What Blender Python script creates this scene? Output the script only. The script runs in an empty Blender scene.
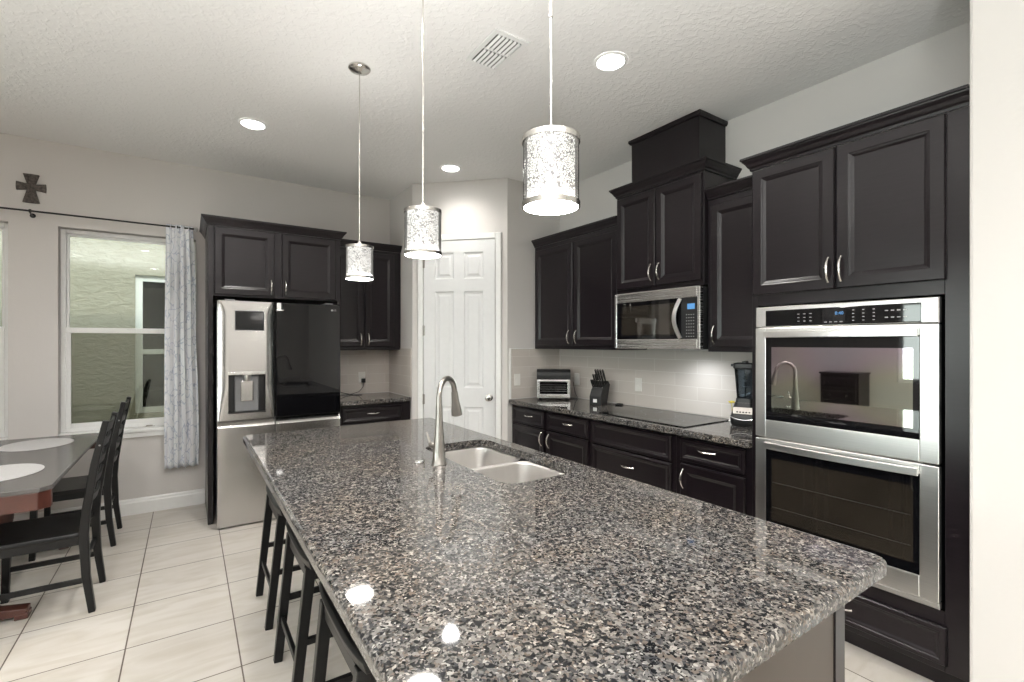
import bpy, bmesh, math, random
from mathutils import Vector, Matrix
PI = math.pi
random.seed(7)
SC = bpy.context.scene
COL = SC.collection

# ---------------------------------------------------------------- camera
FPX, CX, CY = 477.0, 512.0, 343.0
cam_d = bpy.data.cameras.new('camera')
cam = bpy.data.objects.new('camera', cam_d); COL.objects.link(cam)
cam.location = (0, 0, 1.457)
cam.rotation_euler = (PI/2, 0, -math.radians(34.18))
cam_d.sensor_width = 36.0
cam_d.lens = 36.0*FPX/1024.0
cam_d.shift_y = (CY-341.0)/1024.0
cam_d.clip_start = 0.03
SC.camera = cam

# ---------------------------------------------------------------- world, exposure
W = bpy.data.worlds.new('world'); SC.world = W; W.use_nodes = True
wn = W.node_tree.nodes; wl = W.node_tree.links
bg = wn['Background']
bg.inputs[0].default_value = (0.88, 0.94, 1.0, 1); bg.inputs[1].default_value = 2.2
vs = SC.view_settings
vs.view_transform = 'Standard'; vs.look = 'None'; vs.gamma = 1; vs.use_curve_mapping = False
vs.exposure = 0.68
try:
    SC.cycles.use_denoising = True
    SC.cycles.max_bounces = 10; SC.cycles.diffuse_bounces = 5; SC.cycles.glossy_bounces = 5
    SC.cycles.transparent_max_bounces = 12
    SC.cycles.sample_clamp_indirect = 6.0
    SC.cycles.caustics_reflective = False; SC.cycles.caustics_refractive = False
except Exception: pass

# area lamps: daylight for the west window and for added patio glazing
def window_daylight(loc, rot, sx, sy, power, color=(0.96, 0.98, 1.0)):
    l = bpy.data.lights.new('daylight', 'AREA'); l.shape = 'RECTANGLE'; l.size = sx; l.size_y = sy
    l.energy = power; l.color = color
    o = bpy.data.objects.new('daylight', l); COL.objects.link(o); o.location = loc; o.rotation_euler = rot
    return o
K_DAY = 1.0
window_daylight((-4.16, -1.85, 1.25), (PI/2, 0, -PI/2), 3.2, 2.2, 60*K_DAY)   # added lamp for the unseen patio glazing, shining +X
window_daylight((-4.16, 2.25, 1.5), (PI/2, 0, -PI/2), 1.0, 1.2, 40*K_DAY)    # west window, shining +X
sun = bpy.data.lights.new('sun', 'SUN'); sun.energy = 0.9; sun.angle = math.radians(3); sun.color = (1, .96, .88)
so = bpy.data.objects.new('sun', sun); COL.objects.link(so); so.rotation_euler = (math.radians(58), 0, math.radians(22))

# added fill spot aimed at the ceiling, standing in for a bounced flash
fl_d = bpy.data.lights.new('ceiling_fill', 'SPOT'); fl_d.energy = 1000; fl_d.spot_size = math.radians(118); fl_d.spot_blend = 1.0
fl_d.shadow_soft_size = .15; fl_d.color = (1, .99, .98)
fl_o = bpy.data.objects.new('ceiling_fill', fl_d); COL.objects.link(fl_o); fl_o.location = (-.9, -1.1, .7); fl_o.rotation_euler = (math.radians(180-12), 0, math.radians(-20))

# ---------------------------------------------------------------- materials
def new_mat(name):
    m = bpy.data.materials.new(name); m.use_nodes = True
    nt = m.node_tree; b = nt.nodes['Principled BSDF']
    return m, nt, b
def nd(nt, t, **k):
    n = nt.nodes.new(t)
    for a, v in k.items(): setattr(n, a, v)
    return n
def ramp(nt, stops, interp='LINEAR'):
    r = nt.nodes.new('ShaderNodeValToRGB'); r.color_ramp.interpolation = interp
    e = r.color_ramp.elements
    e[0].position, e[0].color = stops[0][0], (*stops[0][1], 1)
    e[1].position, e[1].color = stops[-1][0], (*stops[-1][1], 1)
    for p, c in stops[1:-1]:
        x = e.new(p); x.color = (*c, 1)
    return r
def coords(nt, scale=(1, 1, 1), loc=(0, 0, 0), rot=(0, 0, 0)):
    tc = nt.nodes.new('ShaderNodeTexCoord'); mp = nt.nodes.new('ShaderNodeMapping')
    mp.inputs['Scale'].default_value = scale; mp.inputs['Location'].default_value = loc; mp.inputs['Rotation'].default_value = rot
    nt.links.new(tc.outputs['Object'], mp.inputs['Vector'])
    return mp.outputs[0]
def bump(nt, b, height, strength=.2, dist=.002):
    n = nt.nodes.new('ShaderNodeBump'); n.inputs['Strength'].default_value = strength; n.inputs['Distance'].default_value = dist
    nt.links.new(height, n.inputs['Height']); nt.links.new(n.outputs[0], b.inputs['Normal'])
def simple(name, col, rough=.5, metal=0., spec=.5, noise=0., nscale=(20, 20, 20), bmp=0., bdist=.001, coat=0., emit=None, estr=0.):
    m, nt, b = new_mat(name)
    b.inputs['Base Color'].default_value = (*col, 1); b.inputs['Roughness'].default_value = rough
    b.inputs['Metallic'].default_value = metal; b.inputs['Specular IOR Level'].default_value = spec
    b.inputs['Coat Weight'].default_value = coat
    v = coords(nt, nscale); n = nd(nt, 'ShaderNodeTexNoise'); n.inputs['Scale'].default_value = 1.0; n.inputs['Detail'].default_value = 4
    nt.links.new(v, n.inputs['Vector'])
    if noise > 0:
        lo = tuple(c*(1-noise) for c in col); hi = tuple(min(1, c*(1+noise)) for c in col)
        r = ramp(nt, [(.3, lo), (.7, hi)]); nt.links.new(n.outputs['Fac'], r.inputs[0]); nt.links.new(r.outputs[0], b.inputs['Base Color'])
    if bmp > 0: bump(nt, b, n.outputs['Fac'], bmp, bdist)
    if emit: b.inputs['Emission Color'].default_value = (*emit, 1); b.inputs['Emission Strength'].default_value = estr
    return m
M = {}
M['wall'] = simple('wall_paint', (.66, .635, .615), .75, spec=.25, bmp=.25, nscale=(60, 60, 60), bdist=.002)
M['ceiling'] = simple('ceiling_paint', (.86, .855, .845), .85, spec=.15)
m = M['ceiling']; nt = m.node_tree; b = nt.nodes['Principled BSDF']
v = coords(nt); n = nd(nt, 'ShaderNodeTexNoise'); n.inputs['Scale'].default_value = 34; n.inputs['Detail'].default_value = 3; n.inputs['Distortion'].default_value = .6
nt.links.new(v, n.inputs['Vector']); r = ramp(nt, [(.48, (0, 0, 0)), (.6, (1, 1, 1))]); nt.links.new(n.outputs['Fac'], r.inputs[0]); bump(nt, b, r.outputs[0], .38, .003)
M['trim'] = simple('white_trim_paint', (.84, .84, .83), .35, noise=.02)
M['door'] = simple('white_door_paint', (.76, .765, .77), .38, noise=.015)
M['knee'] = simple('taupe_knee_wall', (.070, .054, .042), .42, noise=.03)
M['espresso'] = simple('espresso_cabinet', (.0085, .0055, .0075), .29, spec=.42, noise=.25, nscale=(9, 9, 90), bmp=.10, bdist=.0006)
M['espresso_in'] = simple('espresso_shadow_gap', (.006, .005, .005), .6)
M['nickel'] = simple('satin_nickel', (.62, .60, .57), .22, 1.0, noise=.04)
M['chrome'] = simple('chrome', (.85, .85, .86), .08, 1.0)
M['black_plastic'] = simple('black_plastic', (.012, .012, .013), .35, noise=.1)
M['black_matte'] = simple('black_matte', (.010, .010, .011), .5, noise=.1)
M['black_glass'] = simple('black_glass', (.004, .004, .005), .03, spec=.45)
M['chair'] = simple('black_stained_wood', (.006, .006, .0065), .36, spec=.35, noise=.2, nscale=(6, 6, 60), bmp=.08)
M['mahogany'] = simple('red_mahogany', (.075, .024, .017), .3, noise=.4, nscale=(4, 30, 4), coat=.3)
M['tabletop'] = simple('dark_grey_tabletop', (.10, .094, .092), .24, noise=.2, nscale=(4, 30, 4), spec=.6)
M['white_plastic'] = simple('white_plastic', (.82, .80, .76), .35, noise=.02)
M['white_paper'] = simple('white_sticker', (.85, .85, .85), .5, noise=.02)
M['grey_plastic'] = simple('grey_plastic', (.22, .22, .23), .4, noise=.05)
M['emit_blue'] = simple('blue_display', (.02, .05, .1), .3, emit=(.12, .35, .7), estr=.6)
M['icon'] = simple('printed_icon_grey', (.38, .38, .38), .5, noise=.02)
M['dark_screen'] = simple('dark_display', (.012, .012, .014), .08)
M['yellow'] = simple('yellow_flower', (.75, .62, .05), .5, noise=.1)
M['grass'] = simple('side_yard_grass', (.06, .10, .03), .9, noise=.5)

def stainless(name, stretch, col=(.62, .61, .60), rough=.24):
    m, nt, b = new_mat(name); b.inputs['Metallic'].default_value = 1.0
    v = coords(nt, stretch); n = nd(nt, 'ShaderNodeTexNoise'); n.inputs['Scale'].default_value = 1; n.inputs['Detail'].default_value = 5
    nt.links.new(v, n.inputs['Vector'])
    r = ramp(nt, [(.3, tuple(c*.95 for c in col)), (.7, tuple(min(1, c*1.04) for c in col))])
    nt.links.new(n.outputs['Fac'], r.inputs[0]); nt.links.new(r.outputs[0], b.inputs['Base Color'])
    mr = nd(nt, 'ShaderNodeMapRange'); mr.inputs['To Min'].default_value = rough*.92; mr.inputs['To Max'].default_value = rough*1.08
    nt.links.new(n.outputs['Fac'], mr.inputs['Value']); nt.links.new(mr.outputs[0], b.inputs['Roughness'])
    bump(nt, b, n.outputs['Fac'], .015, .0004)
    return m
M['steel'] = stainless('brushed_stainless', (3, 3, 420), (.70, .69, .68), .27)           # horizontal grain
M['steel_v'] = stainless('brushed_stainless_vertical', (400, 400, 3))
M['steel_sink'] = stainless('satin_sink_steel', (14, 10, 5), (.74, .72, .70), .32)
M['steel_sat'] = stainless('satin_faucet_steel', (30, 30, 30), (.40, .375, .35), .30)
M['steel_shiny'] = stainless('polished_stainless', (3, 3, 300), (.74, .73, .72), .30)

def granite():
    m, nt, b = new_mat('speckled_granite')
    tc = nd(nt, 'ShaderNodeTexCoord')
    nz = nd(nt, 'ShaderNodeTexNoise'); nz.inputs['Scale'].default_value = 60; nz.inputs['Detail'].default_value = 2
    nt.links.new(tc.outputs['Object'], nz.inputs['Vector'])
    mx = nd(nt, 'ShaderNodeMixRGB', blend_type='LINEAR_LIGHT'); mx.inputs[0].default_value = .005
    nt.links.new(tc.outputs['Object'], mx.inputs[1]); nt.links.new(nz.outputs['Color'], mx.inputs[2])
    def cells(scale):
        vv = nd(nt, 'ShaderNodeTexVoronoi'); vv.inputs['Scale'].default_value = scale; nt.links.new(mx.outputs[0], vv.inputs['Vector'])
        s = nd(nt, 'ShaderNodeSeparateColor'); nt.links.new(vv.outputs['Color'], s.inputs[0]); return s
    A = cells(115); B = cells(210)
    ra = ramp(nt, [(0, (.018, .019, .022)), (.20, (.06, .06, .063)), (.38, (.13, .125, .12)), (.55, (.185, .175, .165)), (.72, (.165, .138, .12)), (.81, (.25, .235, .22)), (.94, (.38, .36, .33))], 'CONSTANT')
    rb = ramp(nt, [(0, (.015, .016, .018)), (.35, (.09, .085, .08)), (.60, (.21, .195, .18)), (.80, (.12, .098, .083)), (.92, (.42, .40, .37))], 'CONSTANT')
    nt.links.new(A.outputs[0], ra.inputs[0]); nt.links.new(B.outputs[1], rb.inputs[0])
    gt = nd(nt, 'ShaderNodeMath', operation='GREATER_THAN'); gt.inputs[1].default_value = .58; nt.links.new(B.outputs[2], gt.inputs[0])
    mix = nd(nt, 'ShaderNodeMixRGB'); nt.links.new(gt.outputs[0], mix.inputs[0]); nt.links.new(ra.outputs[0], mix.inputs[1]); nt.links.new(rb.outputs[0], mix.inputs[2])
    big = nd(nt, 'ShaderNodeTexNoise'); big.inputs['Scale'].default_value = 5; big.inputs['Detail'].default_value = 3; nt.links.new(tc.outputs['Object'], big.inputs['Vector'])
    bt_ = ramp(nt, [(.38, (.68, .69, .71)), (.74, (.82, .765, .71))]); nt.links.new(big.outputs['Fac'], bt_.inputs[0])
    mm = nd(nt, 'ShaderNodeMixRGB', blend_type='MULTIPLY'); mm.inputs[0].default_value = 1; nt.links.new(mix.outputs[0], mm.inputs[1]); nt.links.new(bt_.outputs[0], mm.inputs[2])
    nt.links.new(mm.outputs[0], b.inputs['Base Color'])
    b.inputs['Roughness'].default_value = .045; b.inputs['Specular IOR Level'].default_value = .62
    return m
M['granite'] = granite()

def floor_tile():
    m, nt, b = new_mat('cream_floor_tile')
    v = coords(nt, loc=(-.2+4.47, -2.912+8.96, 0))
    br = nd(nt, 'ShaderNodeTexBrick'); br.offset = 0; br.squash = 1
    br.inputs['Scale'].default_value = 1; br.inputs['Brick Width'].default_value = .447; br.inputs['Row Height'].default_value = .448
    br.inputs['Mortar Size'].default_value = .0032; br.inputs['Mortar Smooth'].default_value = .1; br.inputs['Bias'].default_value = 0
    br.inputs['Color1'].default_value = (.62, .58, .53, 1); br.inputs['Color2'].default_value = (.68, .64, .59, 1); br.inputs['Mortar'].default_value = (.13, .10, .08, 1)
    nt.links.new(v, br.inputs['Vector'])
    v2 = coords(nt, (1.2, 4.5, 1)); n = nd(nt, 'ShaderNodeTexNoise'); n.inputs['Scale'].default_value = 2.2; n.inputs['Detail'].default_value = 7; n.inputs['Distortion'].default_value = 1.2
    nt.links.new(v2, n.inputs['Vector']); r = ramp(nt, [(.32, (.87, .85, .81)), (.62, (1.0, 1.0, 1.0))]); nt.links.new(n.outputs['Fac'], r.inputs[0])
    mu = nd(nt, 'ShaderNodeMixRGB', blend_type='MULTIPLY'); mu.inputs[0].default_value = 1; nt.links.new(br.outputs['Color'], mu.inputs[1]); nt.links.new(r.outputs[0], mu.inputs[2])
    nt.links.new(mu.outputs[0], b.inputs['Base Color'])
    b.inputs['Roughness'].default_value = .34; b.inputs['Specular IOR Level'].default_value = .4
    inv = nd(nt, 'ShaderNodeMath', operation='SUBTRACT'); inv.inputs[0].default_value = 1; nt.links.new(br.outputs['Fac'], inv.inputs[1]); bump(nt, b, inv.outputs[0], .4, .002)
    return m
M['floor'] = floor_tile()

def splash(name, rot):
    m, nt, b = new_mat(name)
    v = coords(nt, rot=rot)
    br = nd(nt, 'ShaderNodeTexBrick'); br.offset = .5
    br.inputs['Scale'].default_value = 1; br.inputs['Brick Width'].default_value = .400; br.inputs['Row Height'].default_value = .102
    br.inputs['Mortar Size'].default_value = .0016; br.inputs['Bias'].default_value = 0
    br.inputs['Color1'].default_value = (.60, .55, .505, 1); br.inputs['Color2'].default_value = (.65, .60, .555, 1); br.inputs['Mortar'].default_value = (.76, .73, .69, 1)
    nt.links.new(v, br.inputs['Vector']); nt.links.new(br.outputs['Color'], b.inputs['Base Color'])
    b.inputs['Roughness'].default_value = .14; b.inputs['Specular IOR Level'].default_value = .5
    inv = nd(nt, 'ShaderNodeMath', operation='SUBTRACT'); inv.inputs[0].default_value = 1; nt.links.new(br.outputs['Fac'], inv.inputs[1]); bump(nt, b, inv.outputs[0], .3, .001)
    return m
M['splash_yz'] = splash('glazed_wall_tile_side', (0, -PI/2, -PI/2))
M['splash_xz'] = splash('glazed_wall_tile', (-PI/2, 0, 0))

def stucco():
    m, nt, b = new_mat('sand_green_stucco')
    v = coords(nt, (6, 1, 14)); n = nd(nt, 'ShaderNodeTexNoise'); n.inputs['Scale'].default_value = 1.6; n.inputs['Detail'].default_value = 6; n.inputs['Distortion'].default_value = .8
    nt.links.new(v, n.inputs['Vector']); r = ramp(nt, [(.3, (.30, .275, .215)), (.7, (.36, .335, .27))]); nt.links.new(n.outputs['Fac'], r.inputs[0]); nt.links.new(r.outputs[0], b.inputs['Base Color'])
    b.inputs['Roughness'].default_value = .9; bump(nt, b, n.outputs['Fac'], .7, .02)
    return m
M['stucco'] = stucco()

def curtain_mat():
    m, nt, b = new_mat('patterned_curtain_fabric')
    v = coords(nt, (1, 1, .55)); vo = nd(nt, 'ShaderNodeTexVoronoi', feature='DISTANCE_TO_EDGE'); vo.inputs['Scale'].default_value = 16
    nz = nd(nt, 'ShaderNodeTexNoise'); nz.inputs['Scale'].default_value = 14; nt.links.new(v, nz.inputs['Vector'])
    mx = nd(nt, 'ShaderNodeMixRGB', blend_type='LINEAR_LIGHT'); mx.inputs[0].default_value = .05; nt.links.new(v, mx.inputs[1]); nt.links.new(nz.outputs['Color'], mx.inputs[2])
    nt.links.new(mx.outputs[0], vo.inputs['Vector'])
    r = ramp(nt, [(.012, (.55, .59, .68)), (.045, (.96, .96, .97))]); nt.links.new(vo.outputs['Distance'], r.inputs[0]); nt.links.new(r.outputs[0], b.inputs['Base Color'])
    b.inputs['Roughness'].default_value = .85; b.inputs['Sheen Weight'].default_value = .2
    tr = nd(nt, 'ShaderNodeBsdfTranslucent'); tr.inputs[0].default_value = (.7, .78, .95, 1)
    ms = nd(nt, 'ShaderNodeMixShader'); ms.inputs[0].default_value = .2
    out = nt.nodes['Material Output']; nt.links.new(b.outputs[0], ms.inputs[1]); nt.links.new(tr.outputs[0], ms.inputs[2]); nt.links.new(ms.outputs[0], out.inputs[0])
    return m
M['curtain'] = curtain_mat()

def pane(name, tint, dark=0., refl=.08):
    m, nt, b = new_mat(name)
    tr = nd(nt, 'ShaderNodeBsdfTransparent'); tr.inputs[0].default_value = (*tint, 1)
    gl = nd(nt, 'ShaderNodeBsdfGlossy'); gl.inputs['Roughness'].default_value = .01
    fr = nd(nt, 'ShaderNodeFresnel'); fr.inputs[0].default_value = 1.5
    ms = nd(nt, 'ShaderNodeMixShader'); nt.links.new(fr.outputs[0], ms.inputs[0]); nt.links.new(tr.outputs[0], ms.inputs[1]); nt.links.new(gl.outputs[0], ms.inputs[2])
    nt.links.new(ms.outputs[0], nt.nodes['Material Output'].inputs[0])
    return m
M['pane'] = pane('window_glass', (.93, .97, .93))
M['screen'] = pane('insect_screen_mesh', (.66, .64, .60))
M['clear'] = pane('clear_acrylic', (.97, .97, .97))
M['smoke'] = pane('smoked_clear_plastic', (.34, .38, .42))

def oven_glass():
    m, nt, b = new_mat('iridescent_oven_glass')
    v = coords(nt, (1, 2.2, 1.2)); n = nd(nt, 'ShaderNodeTexNoise'); n.inputs['Scale'].default_value = 1.6; n.inputs['Detail'].default_value = 1
    nt.links.new(v, n.inputs['Vector'])
    r = ramp(nt, [(.30, (.42, .50, .46)), (.45, (.52, .52, .44)), (.55, (.54, .46, .54)), (.70, (.42, .46, .56))]); nt.links.new(n.outputs['Fac'], r.inputs[0])
    gl = nd(nt, 'ShaderNodeBsdfGlossy'); gl.inputs['Roughness'].default_value = .02; nt.links.new(r.outputs[0], gl.inputs[0])
    b.inputs['Base Color'].default_value = (.02, .018, .016, 1); b.inputs['Roughness'].default_value = .05
    ms = nd(nt, 'ShaderNodeMixShader'); ms.inputs[0].default_value = .85
    nt.links.new(b.outputs[0], ms.inputs[1]); nt.links.new(gl.outputs[0], ms.inputs[2]); nt.links.new(ms.outputs[0], nt.nodes['Material Output'].inputs[0])
    return m
M['oven_glass'] = oven_glass()
M['oven_glass_dim'] = simple('smoky_oven_glass', (.022, .018, .014), .04, spec=.9, coat=.6, noise=.3, nscale=(3, 3, 3))

def lattice_mat():
    m, nt, b = new_mat('pierced_lace_metal')
    v = coords(nt); vo = nd(nt, 'ShaderNodeTexVoronoi', feature='DISTANCE_TO_EDGE'); vo.inputs['Scale'].default_value = 150
    nt.links.new(v, vo.inputs['Vector'])
    gt = nd(nt, 'ShaderNodeMath', operation='LESS_THAN'); gt.inputs[1].default_value = .10; nt.links.new(vo.outputs['Distance'], gt.inputs[0])
    b.inputs['Base Color'].default_value = (.33, .325, .315, 1); b.inputs['Metallic'].default_value = .4; b.inputs['Roughness'].default_value = .4
    nt.links.new(gt.outputs[0], b.inputs['Alpha'])
    return m
M['lattice'] = lattice_mat()
def glow_mat(name, col, strength):
    return simple(name, (.8, .8, .78), .6, emit=col, estr=strength)
M['shade_glow'] = glow_mat('lit_frosted_liner', (1, .97, .93), .65)
M['diffuser_glow'] = glow_mat('lit_pendant_diffuser', (1, .97, .92), 60.0)
M['downlight_glow'] = glow_mat('lit_downlight_lens', (1, .98, .95), 14.0)

# ---------------------------------------------------------------- mesh helpers
class MB:
    def __init__(s): s.bm = bmesh.new()
    def box(s, x0, x1, y0, y1, z0, z1):
        v = [s.bm.verts.new(p) for p in ((x0, y0, z0), (x1, y0, z0), (x1, y1, z0), (x0, y1, z0), (x0, y0, z1), (x1, y0, z1), (x1, y1, z1), (x0, y1, z1))]
        for f in ((0, 3, 2, 1), (4, 5, 6, 7), (0, 1, 5, 4), (1, 2, 6, 5), (2, 3, 7, 6), (3, 0, 4, 7)): s.bm.faces.new([v[i] for i in f])
        return s
    def hexa(s, lo, hi):      # two quads (4 points each), bottom and top, same winding
        v = [s.bm.verts.new(p) for p in list(lo)+list(hi)]
        for f in ((0, 3, 2, 1), (4, 5, 6, 7), (0, 1, 5, 4), (1, 2, 6, 5), (2, 3, 7, 6), (3, 0, 4, 7)): s.bm.faces.new([v[i] for i in f])
        return s
    def loops(s, rings, cap0=True, cap1=True, closed=True):
        R = [[s.bm.verts.new(p) for p in r] for r in rings]
        n = len(R[0])
        for a, b in zip(R, R[1:]):
            for i in range(n if closed else n-1):
                j = (i+1) % n
                s.bm.faces.new((a[i], a[j], b[j], b[i]))
        if cap0 and n > 2: s.bm.faces.new(R[0][::-1])
        if cap1 and n > 2: s.bm.faces.new(R[-1])
        return s
    def lathe(s, prof, c=(0, 0, 0), n=32, axis='Z', cap0=True, cap1=True):
        rings = []
        for r, h in prof:
            ring = []
            for i in range(n):
                a = 2*PI*i/n; x, y = max(r, 1e-5)*math.cos(a), max(r, 1e-5)*math.sin(a)
                p = {'Z': (x, y, h), 'X': (h, x, y), 'Y': (y, h, x)}[axis]
                ring.append((c[0]+p[0], c[1]+p[1], c[2]+p[2]))
            rings.append(ring)
        return s.loops(rings, cap0, cap1)
    def cyl(s, c, r, h, n=24, axis='Z'): return s.lathe([(r, 0), (r, h)], c, n, axis)
    def tube(s, pts, r, n=10, cap=True):
        pts = [Vector(p) for p in pts]; rs = r if isinstance(r, (list, tuple)) else [r]*len(pts)
        rings = []; up = None
        for i, p in enumerate(pts):
            d = (pts[min(i+1, len(pts)-1)]-pts[max(i-1, 0)]).normalized()
            if up is None:
                up = Vector((0, 0, 1)) if abs(d.z) < .9 else Vector((1, 0, 0))
            a = d.cross(up).normalized(); up = a.cross(d).normalized()
            rings.append([p+(a*math.cos(2*PI*k/n)+up*math.sin(2*PI*k/n))*rs[i] for k in range(n)])
        return s.loops(rings, cap, cap)
    def bar(s, p0, p1, w, d, side=(1, 0, 0), w1=None, d1=None):   # rectangular bar, w along 'side', d across
        p0, p1 = Vector(p0), Vector(p1); w1 = w1 or w; d1 = d1 or d
        ax = (p1-p0).normalized(); a = Vector(side); a = (a-ax*a.dot(ax)).normalized(); b = ax.cross(a)
        q = lambda p, w, d: [p-a*w/2-b*d/2, p+a*w/2-b*d/2, p+a*w/2+b*d/2, p-a*w/2+b*d/2]
        return s.loops([q(p0, w, d), q(p1, w1, d1)])
    def strip(s, path, w, d, side=(0, 1, 0)):                     # bar along a bent path
        path = [Vector(p) for p in path]; rings = []
        ws = w if isinstance(w, (list, tuple)) else [w]*len(path); ds = d if isinstance(d, (list, tuple)) else [d]*len(path)
        for i, p in enumerate(path):
            t = (path[min(i+1, len(path)-1)]-path[max(i-1, 0)]).normalized()
            a = Vector(side); a = (a-t*a.dot(t)).normalized(); b = t.cross(a)
            rings.append([p-a*ws[i]/2-b*ds[i]/2, p+a*ws[i]/2-b*ds[i]/2, p+a*ws[i]/2+b*ds[i]/2, p-a*ws[i]/2+b*ds[i]/2])
        return s.loops(rings)
    def panel(s, x0, x1, z0, z1, prof, y_back=0.):
        """concentric rectangles: prof = [(inset, out)]; out = distance in front of y_back (towards -y)"""
        rings = []
        for ins, out in prof:
            y = y_back-out
            rings.append([(x0+ins, y, z0+ins), (x1-ins, y, z0+ins), (x1-ins, y, z1-ins), (x0+ins, y, z1-ins)])
        return s.loops(rings, True, True)
    def prism(s, poly, z0, z1):
        return s.loops([[(x, y, z0) for x, y in poly], [(x, y, z1) for x, y in poly]])
    def build(s, name, mat, parent=None, bevel=0., smooth=False, seg=2, loc=(0, 0, 0), rot=(0, 0, 0)):
        bmesh.ops.recalc_face_normals(s.bm, faces=s.bm.faces)
        me = bpy.data.meshes.new(name); s.bm.to_mesh(me); s.bm.free()
        me.materials.append(M[mat] if isinstance(mat, str) else mat)
        if smooth:
            for p in me.polygons: p.use_smooth = True
        o = bpy.data.objects.new(name, me); COL.objects.link(o); o.location = loc; o.rotation_euler = rot
        if parent: o.parent = parent
        if bevel > 0:
            bv = o.modifiers.new('bevel', 'BEVEL'); bv.width = bevel; bv.segments = seg; bv.limit_method = 'ANGLE'; bv.angle_limit = math.radians(35)
        if smooth:
            try:
                md = o.modifiers.new('split', 'EDGE_SPLIT'); md.split_angle = math.radians(40)
            except Exception: pass
        return o
def thing(name, label, cat, loc=(0, 0, 0), rz=0, group=None):
    o = bpy.data.objects.new(name, None); COL.objects.link(o); o.empty_display_size = .1
    o.location = loc; o.rotation_euler = (0, 0, rz); o['label'] = label; o['category'] = cat
    if group: o['group'] = group
    return o
def tag(o, label, cat, group=None):
    o['label'] = label; o['category'] = cat
    if group: o['group'] = group
    return o
def struct(o): o['kind'] = 'structure'; return o
def text_mesh(name, body, size, mat, parent, loc, rot, extrude=.0004):
    c = bpy.data.curves.new(name, 'FONT'); c.body = body; c.size = size; c.extrude = extrude; c.align_x = 'CENTER'; c.align_y = 'CENTER'
    t = bpy.data.objects.new(name, c); COL.objects.link(t)
    dg = bpy.context.evaluated_depsgraph_get(); dg.update()
    me = bpy.data.meshes.new_from_object(t.evaluated_get(dg)); me.name = name
    bpy.data.objects.remove(t)
    me.materials.clear(); me.materials.append(M[mat])
    o = bpy.data.objects.new(name, me); COL.objects.link(o); o.location = loc; o.rotation_euler = rot; o.parent = parent
    return o
def copy_tree(o, parent=None):
    c = o.copy(); COL.objects.link(c); c.parent = parent
    for ch in list(o.children): copy_tree(ch, c)
    return c
def rrect(x0, x1, y0, y1, r, n=8):
    pts = []
    for cx, cy, a0 in ((x1-r, y0+r, -PI/2), (x1-r, y1-r, 0), (x0+r, y1-r, PI/2), (x0+r, y0+r, PI)):
        for i in range(n+1):
            a = a0+PI/2*i/n; pts.append((cx+r*math.cos(a), cy+r*math.sin(a)))
    return pts

def slab(x0, x1, y0, y1, z0, z1, r, holes=(), edge=.012):
    """stone slab with rounded upper edge, optional rounded rectangular holes (x0,x1,y0,y1,r)"""
    bm = bmesh.new()
    def ring(ins, z):
        return [bm.verts.new((x, y, z)) for x, y in rrect(x0+ins, x1-ins, y0+ins, y1-ins, max(r-ins, .002))]
    prof = [(.004, z0), (0, z0+.004)] + [(edge*(1-math.cos(t)), z1-edge+edge*math.sin(t)) for t in [PI/2*k/6 for k in range(7)]]
    R = [ring(i, z) for i, z in prof]
    for a, b_ in zip(R, R[1:]):
        for i in range(len(a)):
            j = (i+1) % len(a); bm.faces.new((a[i], a[j], b_[j], b_[i]))
    H = []
    for (hx0, hx1, hy0, hy1, hr) in holes:
        p = rrect(hx0, hx1, hy0, hy1, hr)
        t = [bm.verts.new((x, y, z1)) for x, y in p]; bt = [bm.verts.new((x, y, z0)) for x, y in p]
        for i in range(len(p)):
            j = (i+1) % len(p); bm.faces.new((t[i], t[j], bt[j], bt[i]))
        H.append((t, bt))
    def fill(outer, inners):
        es = []
        for L in [outer]+inners:
            for i in range(len(L)):
                e = bm.edges.get((L[i], L[(i+1) % len(L)])) or bm.edges.new((L[i], L[(i+1) % len(L)])); es.append(e)
        bmesh.ops.triangle_fill(bm, use_beauty=True, use_dissolve=False, edges=es)
    if H:
        fill(R[-1], [h[0] for h in H]); fill(R[0], [h[1] for h in H])
    else:
        bm.faces.new(R[-1]); bm.faces.new(R[0][::-1])
    mb = MB(); mb.bm.free(); mb.bm = bm
    return mb

H_CEIL = 3.048
YN, XE, XS = 5.16, 3.20, 2.52       # north wall, east wall, near stub wall face

# ---------------------------------------------------------------- room shell
struct(MB().box(-4.1, 3.35, -4.3, 5.30, -.12, 0).build('floor', 'floor'))
struct(MB().box(-4.1, 3.35, -4.3, 5.30, H_CEIL, H_CEIL+.1).build('ceiling', 'ceiling'))
def wall_with_holes(name, along, a0, a1, p0, p1, holes, mat='wall'):
    """wall slab; 'along' x or y from a0 to a1, thickness p0..p1; holes (u0,u1,z0,z1)"""
    us = sorted({a0, a1, *[h[0] for h in holes], *[h[1] for h in holes]})
    mb = MB()
    for u0, u1 in zip(us, us[1:]):
        hs = [h for h in holes if h[0] <= u0+1e-6 and h[1] >= u1-1e-6]
        segs = [(0, H_CEIL)] if not hs else [(0, hs[0][2]), (hs[0][3], H_CEIL)]
        for z0, z1 in segs:
            if z1-z0 < 1e-4: continue
            if along == 'x': mb.box(u0, u1, p0, p1, z0, z1)
            else: mb.box(p0, p1, u0, u1, z0, z1)
    bmesh.ops.remove_doubles(mb.bm, verts=mb.bm.verts, dist=1e-5)
    return struct(mb.build(name, mat))
WIN1 = (-.855, .06, .70, 2.385); WIN2 = (-2.05, -1.134, .70, 2.385)
wall_with_holes('wall_north', 'x', -4.1, 1.86, YN, YN+.14, [WIN2, WIN1])
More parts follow.
